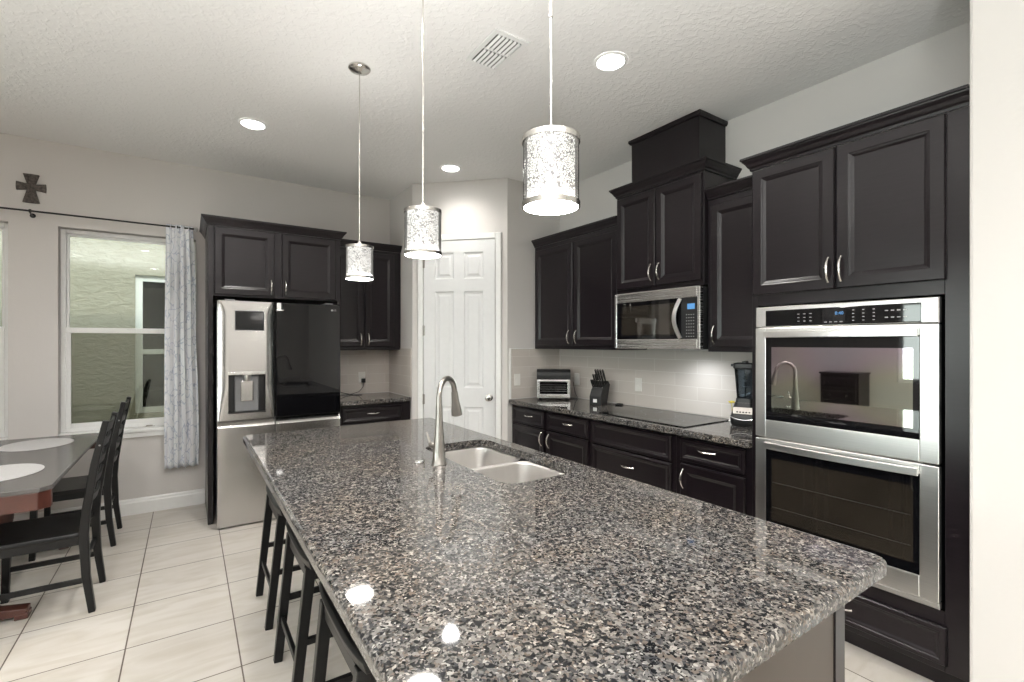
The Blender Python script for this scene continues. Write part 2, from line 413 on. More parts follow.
struct(MB().prism([(1.86, 5.30), (1.86, 4.517), (2.547, 3.83), (3.35, 3.83), (3.35, 5.30)], 0, H_CEIL).build('wall_pantry', 'wall'))
struct(MB().box(XE, 3.35, .539, 3.83, 0, H_CEIL).build('wall_east', 'wall'))
struct(MB().box(XS, 3.35, -4.3, .5385, 0, H_CEIL).build('wall_southeast', 'wall', bevel=.012))
wall_with_holes('wall_south', 'x', -4.1, XS, -4.3, -4.16, [])
wall_with_holes('wall_west', 'y', -4.16, YN, -4.1, -3.96, [(1.75, 2.75, .85, 2.1), (-3.5, -.2, .06, 2.4)])

def sash_window(name, x0, x1, z0, z1, y, screen=True, t=.05):
    w = thing(name, '', ''); del w['label']; del w['category']; w['kind'] = 'structure'
    # white drywall-return lining, frame and two sashes, set back in the wall
    mb = MB(); F = .034
    mb.box(x0, x0+F, y, y+t, z0, z1); mb.box(x1-F, x1, y, y+t, z0, z1); mb.box(x0+F, x1-F, y, y+t, z1-F, z1); mb.box(x0+F, x1-F, y, y+t, z0, z0+F)
    mb.build('window_frame', 'trim', w, bevel=.004)
    zm = z0+(z1-z0)*.503
    s = MB(); f = .03
    a0, a1 = x0+F, x1-F
    s.box(a0, a1, y-.006, y+.02, zm-.022, zm+.022)
    s.box(a0, a0+f, y+.0, y+.02, z0+F, zm); s.box(a1-f, a1, y+.0, y+.02, z0+F, zm); s.box(a0+f, a1-f, y, y+.02, z0+F, z0+F+.035)
    s.box((a0+a1)/2-.03, (a0+a1)/2+.03, y-.012, y-.006, zm+.008, zm+.022)
    s.build('sash', 'trim', w, bevel=.003)
    s = MB(); s.box(a0, a0+.018, y+.022, y+.04, zm, z1-F); s.box(a1-.018, a1, y+.022, y+.04, zm, z1-F); s.box(a0+.018, a1-.018, y+.022, y+.04, z1-F-.018, z1-F)
    s.build('upper_sash', 'trim', w, bevel=.003)
    MB().box(a0+f-.004, a1-f+.004, y+.008, y+.012, z0+F+.03, zm-.018).build('glass_pane', 'pane', w)
    MB().box(a0+.014, a1-.014, y+.028, y+.032, zm+.02, z1-F-.014).build('glass_pane', 'pane', w)
    MB().box(a0+.004, a1-.004, y+.043, y+.045, z0+F, zm).build('insect_screen', 'screen', w)
    return w
for nm, Wd in (('window_1', WIN1), ('window_2', WIN2)):
    w = sash_window(nm, Wd[0]+.002, Wd[1]-.002, Wd[2]+.03, Wd[3]-.002, YN+.075)
    MB().box(Wd[0]+.003, Wd[1]-.003, YN-.035, YN+.074, Wd[2]+.001, Wd[2]+.03).build('window_sill', 'trim', w, bevel=.006)
    MB().box(Wd[0]-.02, Wd[1]+.02, YN-.018, YN-.001, Wd[2]-.045, Wd[2]-.001).build('apron', 'trim', w, bevel=.004)
MB().bm.free()
lk = MB(); lk.box(-.31, -.24, YN+.030, YN+.048, .7312, .738); lk.bar((-.30, YN+.039, .742), (-.255, YN+.035, .742), .012, .008, (0, 1, 0))
lk.build('sash_lock', 'nickel', bpy.data.objects['window_1'])

# added patio glazing behind the camera, and the west window
def plain_window(name, along, u0, u1, z0, z1, p, n):
    w = thing(name, '', ''); del w['label']; del w['category']; w['kind'] = 'structure'
    mb = MB(); F = .06
    def bx(a0, a1, b0, b1, t0=0., t1=.05):
        if along == 'x': mb.box(a0, a1, p+t0, p+t1, b0, b1)
        else: mb.box(p+t0, p+t1, a0, a1, b0, b1)
    bx(u0+.002, u0+F, z0+.002, z1-.002); bx(u1-F, u1-.002, z0+.002, z1-.002); bx(u0+F, u1-F, z1-F, z1-.002); bx(u0+F, u1-F, z0+.002, z0+F)
    for k in range(1, n):
        c = u0+(u1-u0)*k/n; bx(c-.03, c+.03, z0+F, z1-F)
    mb.build('window_frame', 'trim', w, bevel=.004)
    g = MB()
    if along == 'x': g.box(u0+F, u1-F, p+.022, p+.027, z0+F, z1-F)
    else: g.box(p+.022, p+.027, u0+F, u1-F, z0+F, z1-F)
    g.build('glass_pane', 'pane', w)
    return w
plain_window('added_glazing', 'y', -3.5, -.2, .06, 2.4, -4.05, 3)  # unseen glazing added to let more light into the room
plain_window('window_4', 'y', 1.75, 2.75, .85, 2.1, -4.05, 2)

# baseboards (ogee top)
def baseboard(name, p0, p1, nrm, h=.135):
    p0, p1 = Vector((*p0, 0)), Vector((*p1, 0)); n = Vector((*nrm, 0))
    prof = [(0, 0), (.016, 0), (.016, h-.035), (.012, h-.025), (.012, h-.012), (.005, h), (0, h)]
    return struct(MB().loops([[p+n*(a+.0005)+Vector((0, 0, z+.001)) for a, z in prof] for p in (p0, p1)]).build(name, 'trim'))
baseboard('baseboard_north', (-3.95, YN), (.125, YN), (0, -1))
baseboard('baseboard_southeast', (XS, -4.15), (XS, .53), (-1, 0))
baseboard('baseboard_west', (-3.96, -.1), (-3.96, YN-.02), (1, 0))

# tile backsplashes
struct(MB().box(XE-.010, XE-.0005, 1.438, 3.829, .9165, 1.3995).build('trim_1', 'splash_yz'))
struct(MB().box(2.585, XE-.0105, 3.820, 3.8295, .9165, 1.3995).build('trim_2', 'splash_xz'))
struct(MB().box(1.17, 1.849, YN-.010, YN-.0005, .9165, 1.3995).build('trim_3', 'splash_xz'))
struct(MB().box(1.850, 1.8595, 4.535, YN-.0005, .9165, 1.3995).build('trim_4', 'splash_yz'))
struct(MB().box(2.570, 2.5845, 3.816, 3.8295, .9165, 1.408).box(2.5845, 2.85, 3.816, 3.8295, 1.4, 1.408).build('trim_5', 'trim', bevel=.002))

# outside: the neighbour's stucco house
struct(MB().box(-9, 6, 5.31, 7.6, -.2, -.12).build('ground_outside', 'grass'))
nb = thing('neighbour_house', 'pale green stucco house wall with white framed window seen outside through the glass', 'house', (0, 7.3, -.12))
NX0, NX1, NZ0, NZ1 = -.53, .9, .60+.12, 2.28+.12
mb = MB(); mb.box(-9, NX0, 0, .25, 0, 4.2); mb.box(NX1, 6, 0, .25, 0, 4.2); mb.box(NX0, NX1, 0, .25, 0, NZ0); mb.box(NX0, NX1, 0, .25, NZ1, 4.2)
mb.build('stucco_wall', 'stucco', nb)
wf = MB(); q = .07
wf.box(NX0, NX0+q, .05, .12, NZ0, NZ1).box(NX1-q, NX1, .05, .12, NZ0, NZ1).box(NX0+q, NX1-q, .05, .12, NZ1-q, NZ1).box(NX0+q, NX1-q, .05, .12, NZ0, NZ0+q).box(NX0+q, NX1-q, .04, .11, 1.44, 1.50)
wfo = wf.build('window', 'trim', nb, bevel=.004)
MB().box(NX0+q, NX1-q, .085, .09, NZ0+q, NZ1-q).build('pane', 'black_glass', wfo)
MB().box(NX0-.03, NX1+.03, -.03, .05, NZ0-.06, NZ0).build('window_sill', 'stucco', nb, bevel=.006)

# ---------------------------------------------------------------- pantry door on the diagonal wall
dr = thing('door_1', '', '', (1.867-.0035, 4.510-.0035, 0), -PI/4); del dr['label']; del dr['category']; dr['kind'] = 'structure'
def door_leaf():
    # local: x = s, front = -y
    s0, s1, z0, z1 = .118, .842, .012, 2.46
    mb = MB()
    cols = [(s0+.115, s0+.310), (s1-.310, s1-.115)]
    rows = [(.215, .835), (1.02, 1.965), (2.085, 2.345)]
    xs = [s0, cols[0][0], cols[0][1], cols[1][0], cols[1][1], s1]
    zs = [z0, rows[0][0], rows[0][1], rows[1][0], rows[1][1], rows[2][0], rows[2][1], z1]
    for i in range(5):
        for j in range(7):
            x0, x1, a, b_ = xs[i], xs[i+1], zs[j], zs[j+1]
            if i in (1, 3) and j in (1, 3, 5):
                prof = [(0, 0), (.012, -.010), (.030, -.010), (.050, -.003), (.052, -.003)]
                rings = [[(x0+k, -o, a+k), (x1-k, -o, a+k), (x1-k, -o, b_-k), (x0+k, -o, b_-k)] for k, o in prof]
                mb.loops(rings, False, True)
            else:
                v = [mb.bm.verts.new(p) for p in ((x0, 0, a), (x1, 0, a), (x1, 0, b_), (x0, 0, b_))]; mb.bm.faces.new(v)
    bmesh.ops.remove_doubles(mb.bm, verts=mb.bm.verts, dist=1e-5)
    # sides
    mb2 = MB(); mb2.bm.free(); mb2.bm = mb.bm
    o = mb2.build('door_leaf', 'door', dr, loc=(0, -.014, 0))
    for p in o.data.polygons:
        if p.normal.y > .3: p.flip()
    sd = MB(); sd.box(s0, s1, 0, .0025, z0, z1); o2 = sd.build('door_core', 'door', dr, loc=(0, -.0035, 0)); 
    return o
door_leaf()
cs = MB()
def casing(mb, x0, x1, z0, z1): mb.panel(x0, x1, z0, z1, [(0, 0), (0, .012), (.006, .018), (.012, .018)])
casing(cs, .055, .112, 0, 2.525); casing(cs, .848, .905, 0, 2.525); casing(cs, .112, .848, 2.466, 2.525)
cs.build('door_frame', 'trim', dr, loc=(0, 0, 0))
for hz in (.90, 1.58, 2.25):
    hb = MB(); hb.cyl((.1155, -.020, hz-.05), .006, .10, 10); hb.box(.1175, .131, -.0165, -.0145, hz-.048, hz+.048); hb.build('hinge', 'steel_sat', dr)
kb = MB(); kb.lathe([(.033, 0), (.033, -.006), (.012, -.010), (.011, -.035), (.024, -.042), (.031, -.055), (.029, -.068), (.014, -.074)], (.79, -.014, .93), 24, 'Y'); kb.build('door_knob', 'nickel', dr, smooth=True)

# ---------------------------------------------------------------- cabinets
DOORP = [(0, 0), (0, .014), (.005, .020), (.050, .020), (.055, .017), (.060, .0155), (.070, .009), (.072, .008), (.080, .008)]
DRAWP = [(0, 0), (0, .014), (.005, .020), (.022, .020), (.026, .0165), (.032, .0155), (.040, .011), (.046, .010)]
def pull(parent, x, z, vertical=True, L=.115, y=-.020):
    pts = []; rs = []
    for i in range(13):
        t = i/12; s = (t-.5)*L; o = .026*math.sin(PI*t)**.7 + .002
        pts.append((x, y-o, z+s) if vertical else (x+s, y-o, z)); rs.append(.0045+.0025*math.sin(PI*t) + (.0025 if i in (0, 12) else 0))
    return MB().tube(pts, rs, 8).build('handle', 'nickel', parent, smooth=True)
def door_part(parent, x0, x1, z0, z1, handle=None, kind='door'):
    o = MB().panel(x0, x1, z0, z1, DOORP if kind == 'door' else DRAWP, 0.).build(kind, 'espresso', parent)
    if handle:
        if handle[0] == 'v': pull(o, handle[1], handle[2], True)
        else: pull(o, handle[1], handle[2], False)
    return o
CROWN = [(0, 0), (.008, 0), (.010, .012), (.018, .020), (.026, .036), (.038, .050), (.040, .056), (.046, .058), (.046, .070), (0, .070)]
def crown(parent, path, z, prof=CROWN, name='crown_molding', mat='espresso'):
    """path = XY polyline in local coordinates, moulding is thrown to the left of travel reversed (outside)"""
    P = [Vector((*p, 0)) for p in path]; rings = []
    for i, p in enumerate(P):
        d0 = (P[i]-P[i-1]).normalized() if i else (P[1]-P[0]).normalized()
        d1 = (P[i+1]-P[i]).normalized() if i < len(P)-1 else d0
        n0 = Vector((d0.y, -d0.x, 0)); n1 = Vector((d1.y, -d1.x, 0))
        mnorm = (n0+n1).normalized(); k = 1/max(.3, mnorm.dot(n0))
        rings.append([p+mnorm*(a*k)+Vector((0, 0, z+h)) for a, h in prof])
    return MB().loops(rings).build(name, mat, parent)
R90 = -PI/2
GRP_U = 'upper kitchen cabinets'; GRP_B = 'base kitchen cabinets'
def cabinet(name, label, loc, rz, w, d, h, doors, crown_path=None, group=None, toe=False, open_body=None):
    t = thing(name, label, 'cabinet', loc, rz, group)
    mb = MB()
    if open_body: open_body(mb)
    else:
        mb.box(0, w, 0, d, .10 if toe else 0, h)
        if toe: mb.box(.0, w, .07, d, 0, .10)
    mb.build('body', 'espresso', t, bevel=.0015, seg=1)
    for dd in doors: door_part(t, *dd)
    if crown_path: crown(t, crown_path, h)
    return t
# --- range wall, uppers (front faces world -X)
ZU0, ZU1 = 1.40, 2.405
cabinet('upper_cabinet', 'two-door dark upper cabinet above the toaster oven and knife block', (2.87, 3.815, ZU0), R90, 1.13, .329, ZU1-ZU0,
    [(.03, .575, .035, .965, ('v', .535, .11)), (.595, 1.115, .035, .965, ('v', .635, .11))], [(0, 0), (1.13, 0)], GRP_U)
cabinet('upper_cabinet', 'short raised two-door dark upper cabinet directly above the microwave', (2.83, 2.675, 1.845), R90, .775, .369, .76,
    [(.012, .383, .03, .74, ('v', .352, .13)), (.392, .763, .03, .74, ('v', .424, .13))], [(0, .369), (0, 0), (.775, 0), (.775, .369)], GRP_U)
cabinet('upper_cabinet', 'narrow single-door dark upper cabinet above the blender between microwave and ovens', (2.87, 1.898, ZU0), R90, .461, .329, ZU1-ZU0,
    [(.03, .43, .03, .965, ('v', .058, .11))], [(0, 0), (.412, 0)], GRP_U)
vb = thing('vent_chase', 'plain dark box with trimmed top rising from the raised cabinet to the ceiling', 'box', (2.885, 2.575, 2.6785), R90)
MB().box(0, .60, 0, .314, 0, .345).build('body', 'espresso', vb, bevel=.002, seg=1)
crown(vb, [(0, .314), (0, 0), (.60, 0), (.60, .314)], .334, [(0.001, 0), (.010, 0), (.018, .014), (.018, .030), (0.001, .030)])

# --- tall oven cabinet, open cavity for the ovens
def tall_body(mb):
    mb.box(.036, .072, 0, .619, .10, 2.405); mb.box(.848, .93, 0, .619, .10, 2.405)
    mb.box(.072, .848, 0, .619, 1.658, 2.405); mb.box(.072, .848, 0, .619, .10, .35); mb.box(.036, .93, .075, .619, 0, .10)
cabinet('oven_cabinet', 'tall dark cabinet around the stainless double oven with two big doors above', (2.58, 1.472, 0), R90, .93, .619, 2.405,
    [(.045, .448, 1.718, 2.398, ('v', .424, 1.81)), (.456, .855, 1.718, 2.398, ('v', .478, 1.81)), (.07, .857, .13, .290, ('h', .463, .21), 'drawer')],
    [(.036, .285), (.036, 0), (.93, 0)], None, open_body=tall_body)

# --- range wall, base run
XB = 2.60
def base(name, label, y_left, w, doors):
    return cabinet(name, label, (XB, y_left, 0), R90, w, .599, .874, doors, None, GRP_B, toe=True)
base('base_cabinet', 'dark base cabinet below the toaster oven, with two drawers above two doors', 3.825, 1.10,
    [(.03, .52, .705, .855, ('h', .30, .79), 'drawer'), (.56, 1.075, .705, .855, ('h', .84, .79), 'drawer'),
     (.03, .52, .13, .69, ('v', .49, .61)), (.56, 1.075, .13, .69, ('v', .592, .61))])
base('base_cabinet', 'wide dark base cabinet of deep drawers below the black cooktop', 2.723, .775,
    [(.02, .745, .690, .855, None, 'drawer'), (.02, .745, .415, .675, ('h', .383, .58), 'drawer'), (.02, .745, .13, .40, ('h', .383, .29), 'drawer')])
base('base_cabinet', 'dark base cabinet next to the ovens, with one drawer above one door', 1.946, .508,
    [(.04, .465, .715, .855, ('h', .23, .80), 'drawer'), (.04, .465, .13, .695, ('v', .066, .605))])
ct = slab(2.552, 3.188, 1.438, 3.818, .8755, .915, .004).build('countertop', 'granite')
tag(ct, 'long granite countertop under the cooktop along the range wall', 'countertop')

# --- fridge wall
def fr_body(mb):
    mb.box(0, .036, 0, .637, 0, 2.405); mb.box(.036, 1.03, 0, .637, 1.838, 2.405)
    mb.box(1.005, 1.03, 0, .637, 0, 1.838)
cabinet('refrigerator_cabinet', 'dark two-door cabinet over the refrigerator with a tall side panel by the curtain', (.130, 4.522, 0), 0, 1.03, .637, 2.405,
    [(.045, .480, 1.850, 2.392, ('v', .455, 1.93)), (.538, .985, 1.850, 2.392, ('v', .566, 1.93))], [(0, .637), (0, 0), (1.03, 0), (1.03, .305)], None, open_body=fr_body)
cabinet('upper_cabinet', 'two-door dark upper cabinet between the refrigerator cabinet and the pantry door wall', (1.162, 4.83, 1.385), 0, .695, .329, 1.02,
    [(.01, .305, .035, .99, ('v', .270, .11)), (.315, .62, .035, .99, ('v', .348, .11))], [(.046, 0), (.695, 0)], GRP_U)
cabinet('base_cabinet', 'small dark base cabinet with one drawer between refrigerator and pantry door', (1.162, 4.56, 0), 0, .695, .599, .874,
    [(.02, .60, .705, .845, ('h', .31, .785), 'drawer'), (.02, .305, .13, .69, ('v', .27, .6)), (.315, .60, .13, .69, ('v', .35, .6))], None, GRP_B, toe=True)
ct = slab(1.164, 1.849, 4.525, 5.149, .8755, .915, .004).build('countertop', 'granite')
tag(ct, 'small granite countertop beside the refrigerator under the corded outlet', 'countertop')

# ---------------------------------------------------------------- island
IX0, IX1, IY0, IY1 = .266, 1.470, .458, 3.215
isl = thing('kitchen_island', 'taupe panelled kitchen island base under the big granite top', 'island', (0, 0, 0))
mb = MB(); bx0, bx1, by0, by1 = .745, 1.425, .548, 3.13
mb.box(bx0, bx1-.056, by0, by0+.03, 0, .874)
mb.box(bx0, bx0+.03, by0+.03, by1-.03, 0, .874); mb.box(bx0, bx1-.056, by1-.03, by1, 0, .874)
mb.build('knee_wall', 'knee', isl, bevel=.002, seg=1)
mb = MB(); mb.box(bx1-.0195, bx1, by0+.036, by1, .0, .874); mb.box(bx1-.0555, bx1, by0-.004, by0+.036, .0, .874); mb.build('cabinet_front', 'espresso', isl, bevel=.002, seg=1)
for k in range(5):
    y0 = by0+.03+k*.505; o = MB().panel(0, .485, .13, .69, DOORP).build('door', 'espresso', isl, loc=(bx1+.0003, y0, 0), rot=(0, 0, PI/2)); pull(o, .45, .62, True)
    o = MB().panel(0, .485, .705, .855, DRAWP).build('drawer', 'espresso', isl, loc=(bx1+.0003, y0, 0), rot=(0, 0, PI/2)); pull(o, .2425, .78, False)
SX0, SX1, SY0, SY1 = 1.005, 1.386, 1.510, 2.325
ct = slab(IX0, IX1, IY0, IY1, .8755, .915, .035, [(SX0, SX1, SY0, SY1, .075)], edge=.014).build('island_countertop', 'granite')
tag(ct, 'big black, grey and brown speckled granite island top with sink cutout', 'countertop')
# sink
sk = thing('kitchen_sink', 'double-bowl stainless undermount sink sunk in the granite island', 'sink', (0, 0, 0))
def bowl(y0, y1):
    x0, x1 = SX0-.004, SX1+.004
    mb = MB(); top = .8745
    rings = []
    for ins, z, r in ((-.008, top, .075), (0, top-.001, .07), (.003, top-.012, .07), (.006, top-.13, .07), (.016, top-.165, .065), (.045, top-.182, .05), (.10, top-.186, .03)):
        rings.append([(x, y, z) for x, y in rrect(x0+ins, x1-ins, y0+ins*(.5 if ins < 0 else 1), y1-ins*(.5 if ins < 0 else 1), r)])
    mb.loops(rings, False, True)
    o = mb.build('bowl', 'steel_sink', sk, smooth=True)
    so_ = o.modifiers.new('wall', 'SOLIDIFY'); so_.thickness = .0015; so_.offset = 1
    c = ((x0+x1)/2, (y0+y1)/2, top-.1845)
    MB().lathe([(.045, 0), (.042, .003), (.030, .003), (.026, -.0005), (.004, -.0005)], c, 28).build('drain', 'chrome', o, smooth=True)
bowl(SY0-.004, 1.923); bowl(1.937, SY1+.004)
MB().box(SX0+.03, SX1-.03, 1.9225, 1.9375, .864, .8735).build('divider', 'steel_sink', sk, bevel=.004)
# faucet
fc = thing('faucet', 'brushed gooseneck pull-down faucet standing on the island by the sink', 'faucet', (.93, 1.95, .9152))
hd = Vector((.80, .60, 0)).normalized()
MB().lathe([(.034, 0), (.034, .005), (.029, .012), (.0275, .06), (.022, .12), (.0165, .18), (.0145, .26)], n=28).build('body', 'steel_sat', fc, smooth=True)
pts = []; RAD = .078
pts.append(Vector((0, 0, .25)))
for i in range(15):
    a = PI-(PI*.96)*i/14
    pts.append(Vector((0, 0, .300))+hd*(RAD+RAD*math.cos(a))+Vector((0, 0, RAD*math.sin(a))))
MB().tube(pts, [.0145]+[.0125]*15, 14).build('spout', 'steel_sat', fc, smooth=True)
e = pts[-1]; dn = (pts[-1]-pts[-2]).normalized()
MB().tube([e, e+dn*.012, e+dn*.05, e+dn*.095, e+dn*.118, e+dn*.120], [.0145, .0155, .018, .0245, .026, .022], 18).build('spray_head', 'steel_sat', fc, smooth=True)
lv = MB(); lv.tube([(0, .0, .075), (-.012, .036, .078), (-.018, .052, .080)], [.015, .015, .013], 12); lv.tube([(-.018, .052, .080), (-.022, .06, .10), (-.028, .072, .135)], [.007, .006, .0045], 10)
lv.build('lever', 'steel_sat', fc, smooth=True)
cp = MB().lathe([(.022, 0), (.022, .003), (.019, .006), (.004, .007)], n=24).build('hole_cover', 'chrome', smooth=True, loc=(.868, 2.03, .9152))
tag(cp, 'small round silver hole cover on the granite left of the faucet', 'cap')

# ---------------------------------------------------------------- refrigerator
fg = thing('refrigerator', 'stainless side-by-side refrigerator with water dispenser and black glass right door', 'refrigerator', (.187, 4.34, 0))
FW = .927
MB().box(.004, FW-.01, .095, .76, .03, 1.775).build('cabinet', 'grey_plastic', fg, bevel=.004)
MB().box(.02, FW-.03, .11, .70, .001, .03).build('base_grille', 'black_matte', fg)
def contour_door():
    x0, x1, z0, z1 = .0, .405, .846, 1.790
    rx0, rx1, rz0, rz1 = .074, .336, .900, 1.225
    xs = sorted(set([x0, x1, rx0, rx1]+[x0+(x1-x0)*i/44 for i in range(45)])); zs = sorted(set([z0, z1, rz0, rz1]+[z0+(z1-z0)*i/60 for i in range(61)]))
    def dep(x, z):
        t = (z-z0)/(z1-z0)
        prof = min(1, max(0, (1-t)/.10))**.6*min(1, max(.0, (t+.02)/.30))**1.2   # waist profile of the edge hollow
        w = .012+.062*prof
        y = 0
        for dx in (x-x0, x1-x):
            if dx < w: u = 1-dx/w; y += .004*u+.030*u*u*(w/.074)
        return y
    mb = MB(); bm = mb.bm; V = {}
    for i, x in enumerate(xs):
        for j, z in enumerate(zs): V[i, j] = bm.verts.new((x, dep(x, z), z))
    for i in range(len(xs)-1):
        for j in range(len(zs)-1):
            if xs[i] >= rx0-1e-6 and xs[i+1] <= rx1+1e-6 and zs[j] >= rz0-1e-6 and zs[j+1] <= rz1+1e-6: continue
            bm.faces.new((V[i, j], V[i+1, j], V[i+1, j+1], V[i, j+1]))
    # sides back to the hinge plane
    yb = .085
    def skirt(keys):
        b0 = [bm.verts.new((V[k].co.x, yb, V[k].co.z)) for k in keys]
        for a in range(len(keys)-1): bm.faces.new((V[keys[a]], V[keys[a+1]], b0[a+1], b0[a]))
    n, mz = len(xs), len(zs)
    skirt([(i, 0) for i in range(n)]); skirt([(i, mz-1) for i in range(n)]); skirt([(0, j) for j in range(mz)]); skirt([(n-1, j) for j in range(mz)])
    d = mb.build('door', 'steel_v', fg, smooth=True); d['label'] = 'stainless upper left door with water dispenser'
    # dispenser niche
    nb_ = MB(); fr = [(rx0, rx1)]
    nb_.box(rx0, rx1, .060, .064, rz0, rz1); nb_.box(rx0-.001, rx0, .002, .064, rz0, rz1); nb_.box(rx1, rx1+.001, .002, .064, rz0, rz1); nb_.box(rx0, rx1, .002, .064, rz1, rz1+.001); nb_.box(rx0, rx1, .0, .064, rz0-.001, rz0+.004)
    nb_.build('dispenser_niche', 'black_plastic', d)
    MB().box(rx0+.045, rx1-.045, .040, .060, rz0+.005, rz1-.03).build('dispenser_back', 'grey_plastic', d, bevel=.01)
    MB().box(rx0+.085, rx1-.085, .026, .040, rz0+.09, rz1-.07).build('dispenser_paddle', 'steel_v', d, bevel=.008)
    MB().box(rx0, rx1, -.006, .02, rz1-.022, rz1+.004).build('dispenser_hood', 'steel', d, bevel=.003)
    nz = MB(); nz.lathe([(.030, 0), (.028, -.035), (.022, -.05)], ((rx0+rx1)/2, .020, rz1-.022), 20); nz.build('nozzle', 'steel_shiny', d, smooth=True)
    MB().box(.121, .323, -.0035, .004, 1.560, 1.712).build('dispenser_display', 'dark_screen', d, bevel=.006)
    MB().box(.117, .327, -.0015, .004, 1.556, 1.716).build('display_bezel', 'grey_plastic', d, bevel=.006)
contour_door()
o = MB().box(.411, FW, 0, .085, .846, 1.790).build('door', 'black_glass', fg, bevel=.006); o['label'] = 'black mirror glass upper right door'
lg = MB(); lg.lathe([(.0085, 0), (.0085, -.001)], (.855, -.0003, 1.742), 20, 'Y'); lo = lg.build('logo', 'icon', o)
text_mesh('logo', 'LG', .020, 'icon', o, (.880, -.0008, 1.742), (PI/2, 0, 0))
MB().box(.418, .450, -.0012, -.0002, 1.735, 1.788).build('sticker', 'white_paper', o)
def low_door(x0, x1):
    mb = MB(); z0, z1 = .012, .838
    prof = [(0.085, z0), (.006, z0), (0, z0+.006), (0, z1-.045), (.028, z1-.012), (.045, z1), (.085, z1)]
    mb.loops([[(x, y, z) for y, z in prof] for x in (x0, x1)]); return mb.build('door', 'steel_v', fg, bevel=.003)
low_door(0, .405); low_door(.411, FW)
for x in (.05, .80): MB().box(x, x+.07, .02, .14, 1.7905, 1.803).build('hinge_cover', 'grey_plastic', fg, bevel=.004)
hk = thing('coat_hook', 'topmost black curled hook on the tall panel beside the refrigerator', 'hook', (.1665, 4.505, 1.335), 0, 'black hooks on the refrigerator panel')
mb = MB(); mb.tube([(0, .03, .012), (.0, .0, .012), (-.004, -.02, .010), (-.006, -.03, -.004), (-.004, -.026, -.016), (0, -.014, -.016)], .0035, 8); mb.build('hook', 'black_plastic', hk, smooth=True)
MB().box(-.003, .003, .015, .05, -.012, .03).build('plate', 'black_plastic', hk, bevel=.001)
for z, nm in ((1.135, 'middle black curled hook on the tall panel beside the refrigerator'), (.985, 'lowest black curled hook on the tall panel beside the refrigerator')):
    c = copy_tree(hk); c.location = (.1665, 4.505, z); c['label'] = nm

# ---------------------------------------------------------------- double wall oven (local: x right, front -y)
ov = thing('double_oven', 'stainless steel double wall oven with blue clock built into the tall cabinet', 'oven', (2.579, 1.397, .36), R90)
OW = .764
MB().box(.012, OW-.012, .001, .55, .004, 1.284).build('chassis', 'black_matte', ov)
MB().panel(0, OW, 1.182, 1.288, [(0, 0), (0, .030), (.004, .034), (.01, .034)]).build('control_panel', 'steel_shiny', ov)
cpn = MB().panel(.055, .707, 1.186, 1.268, [(0, 0), (0, .001), (.003, .0018), (.006, .0018)], -.034).build('control_glass', 'black_glass', ov)
MB().box(.330, .425, -.0372, -.0362, 1.190, 1.262).build('display', 'dark_screen', cpn)
text_mesh('clock', '8:40', .021, 'emit_blue', cpn, (.402, -.0374, 1.238), (PI/2, 0, 0))
ic = MB()
for i in range(4): ic.box(.338+i*.022, .350+i*.022, -.0376, -.0372, 1.196, 1.200)
for i in range(3):
    for j in range(4): ic.box(.455+i*.040, .463+i*.040, -.0366, -.0361, 1.200+j*.016, 1.2035+j*.016)
for i in range(3):
    for j in range(3): ic.box(.215+i*.028, .225+i*.028, -.0366, -.0361, 1.205+j*.018, 1.208+j*.018)
for i in range(4):
    for j in range(2): ic.box(.580+i*.022, .592+i*.022, -.0366, -.0361, 1.208+j*.030, 1.2125+j*.030)
ic.build('printed_keys', 'icon', cpn)
def oven_door(z0, z1, gz0, gz1, glassmat, label):
    mb = MB(); x0, x1 = 0, OW; gx0, gx1 = .055, .700
    for a, b_, c, d_ in ((x0, gx0, z0, z1), (gx1, x1, z0, z1), (gx0, gx1, z0, gz0), (gx0, gx1, gz1, z1)): mb.box(a, b_, -.036, -.002, c, d_)
    bmesh.ops.remove_doubles(mb.bm, verts=mb.bm.verts, dist=1e-5)
    d = mb.build('oven_door', 'steel_shiny', ov, bevel=.003); d['label'] = label
    g = MB().box(gx0+.0005, gx1-.0005, -.034, -.006, gz0+.0005, gz1-.0005).build('door_glass', 'black_glass', d)
    MB().box(gx0+.03, gx1-.022, -.0350, -.0341, gz0+.045, gz1-.055).build('window_pane', glassmat, d)
    pts = []
    for i in range(17):
        t = i/16; pts.append((gx0+.0+(gx1-gx0)*t, -.052-.018*math.sin(PI*t), gz1+.012))
    MB().strip(pts, .034, .012, side=(0, 0, 1)).build('handle', 'steel_shiny', d, bevel=.003)
    pb = MB()
    for x in (gx0+.012, gx1-.012): pb.box(x-.010, x+.010, -.052, -.036, gz1, gz1+.026)
    pb.build('handle_bracket', 'steel_shiny', d, bevel=.002)
    return d
oven_door(.598, 1.176, .690, 1.130, 'oven_glass', 'upper oven door with iridescent window')
d2 = oven_door(.030, .588, .120, .545, 'oven_glass_dim', 'lower oven door')
rk = MB()
for z in (.235, .365): rk.tube([(.09, -.0353, z), (.67, -.0353, z)], .0012, 6)
rk.build('oven_rack', 'black_matte', d2)
MB().panel(0, OW, .0, .024, [(0, 0), (0, .026), (.004, .03), (.006, .03)]).build('bottom_trim', 'steel_shiny', ov)

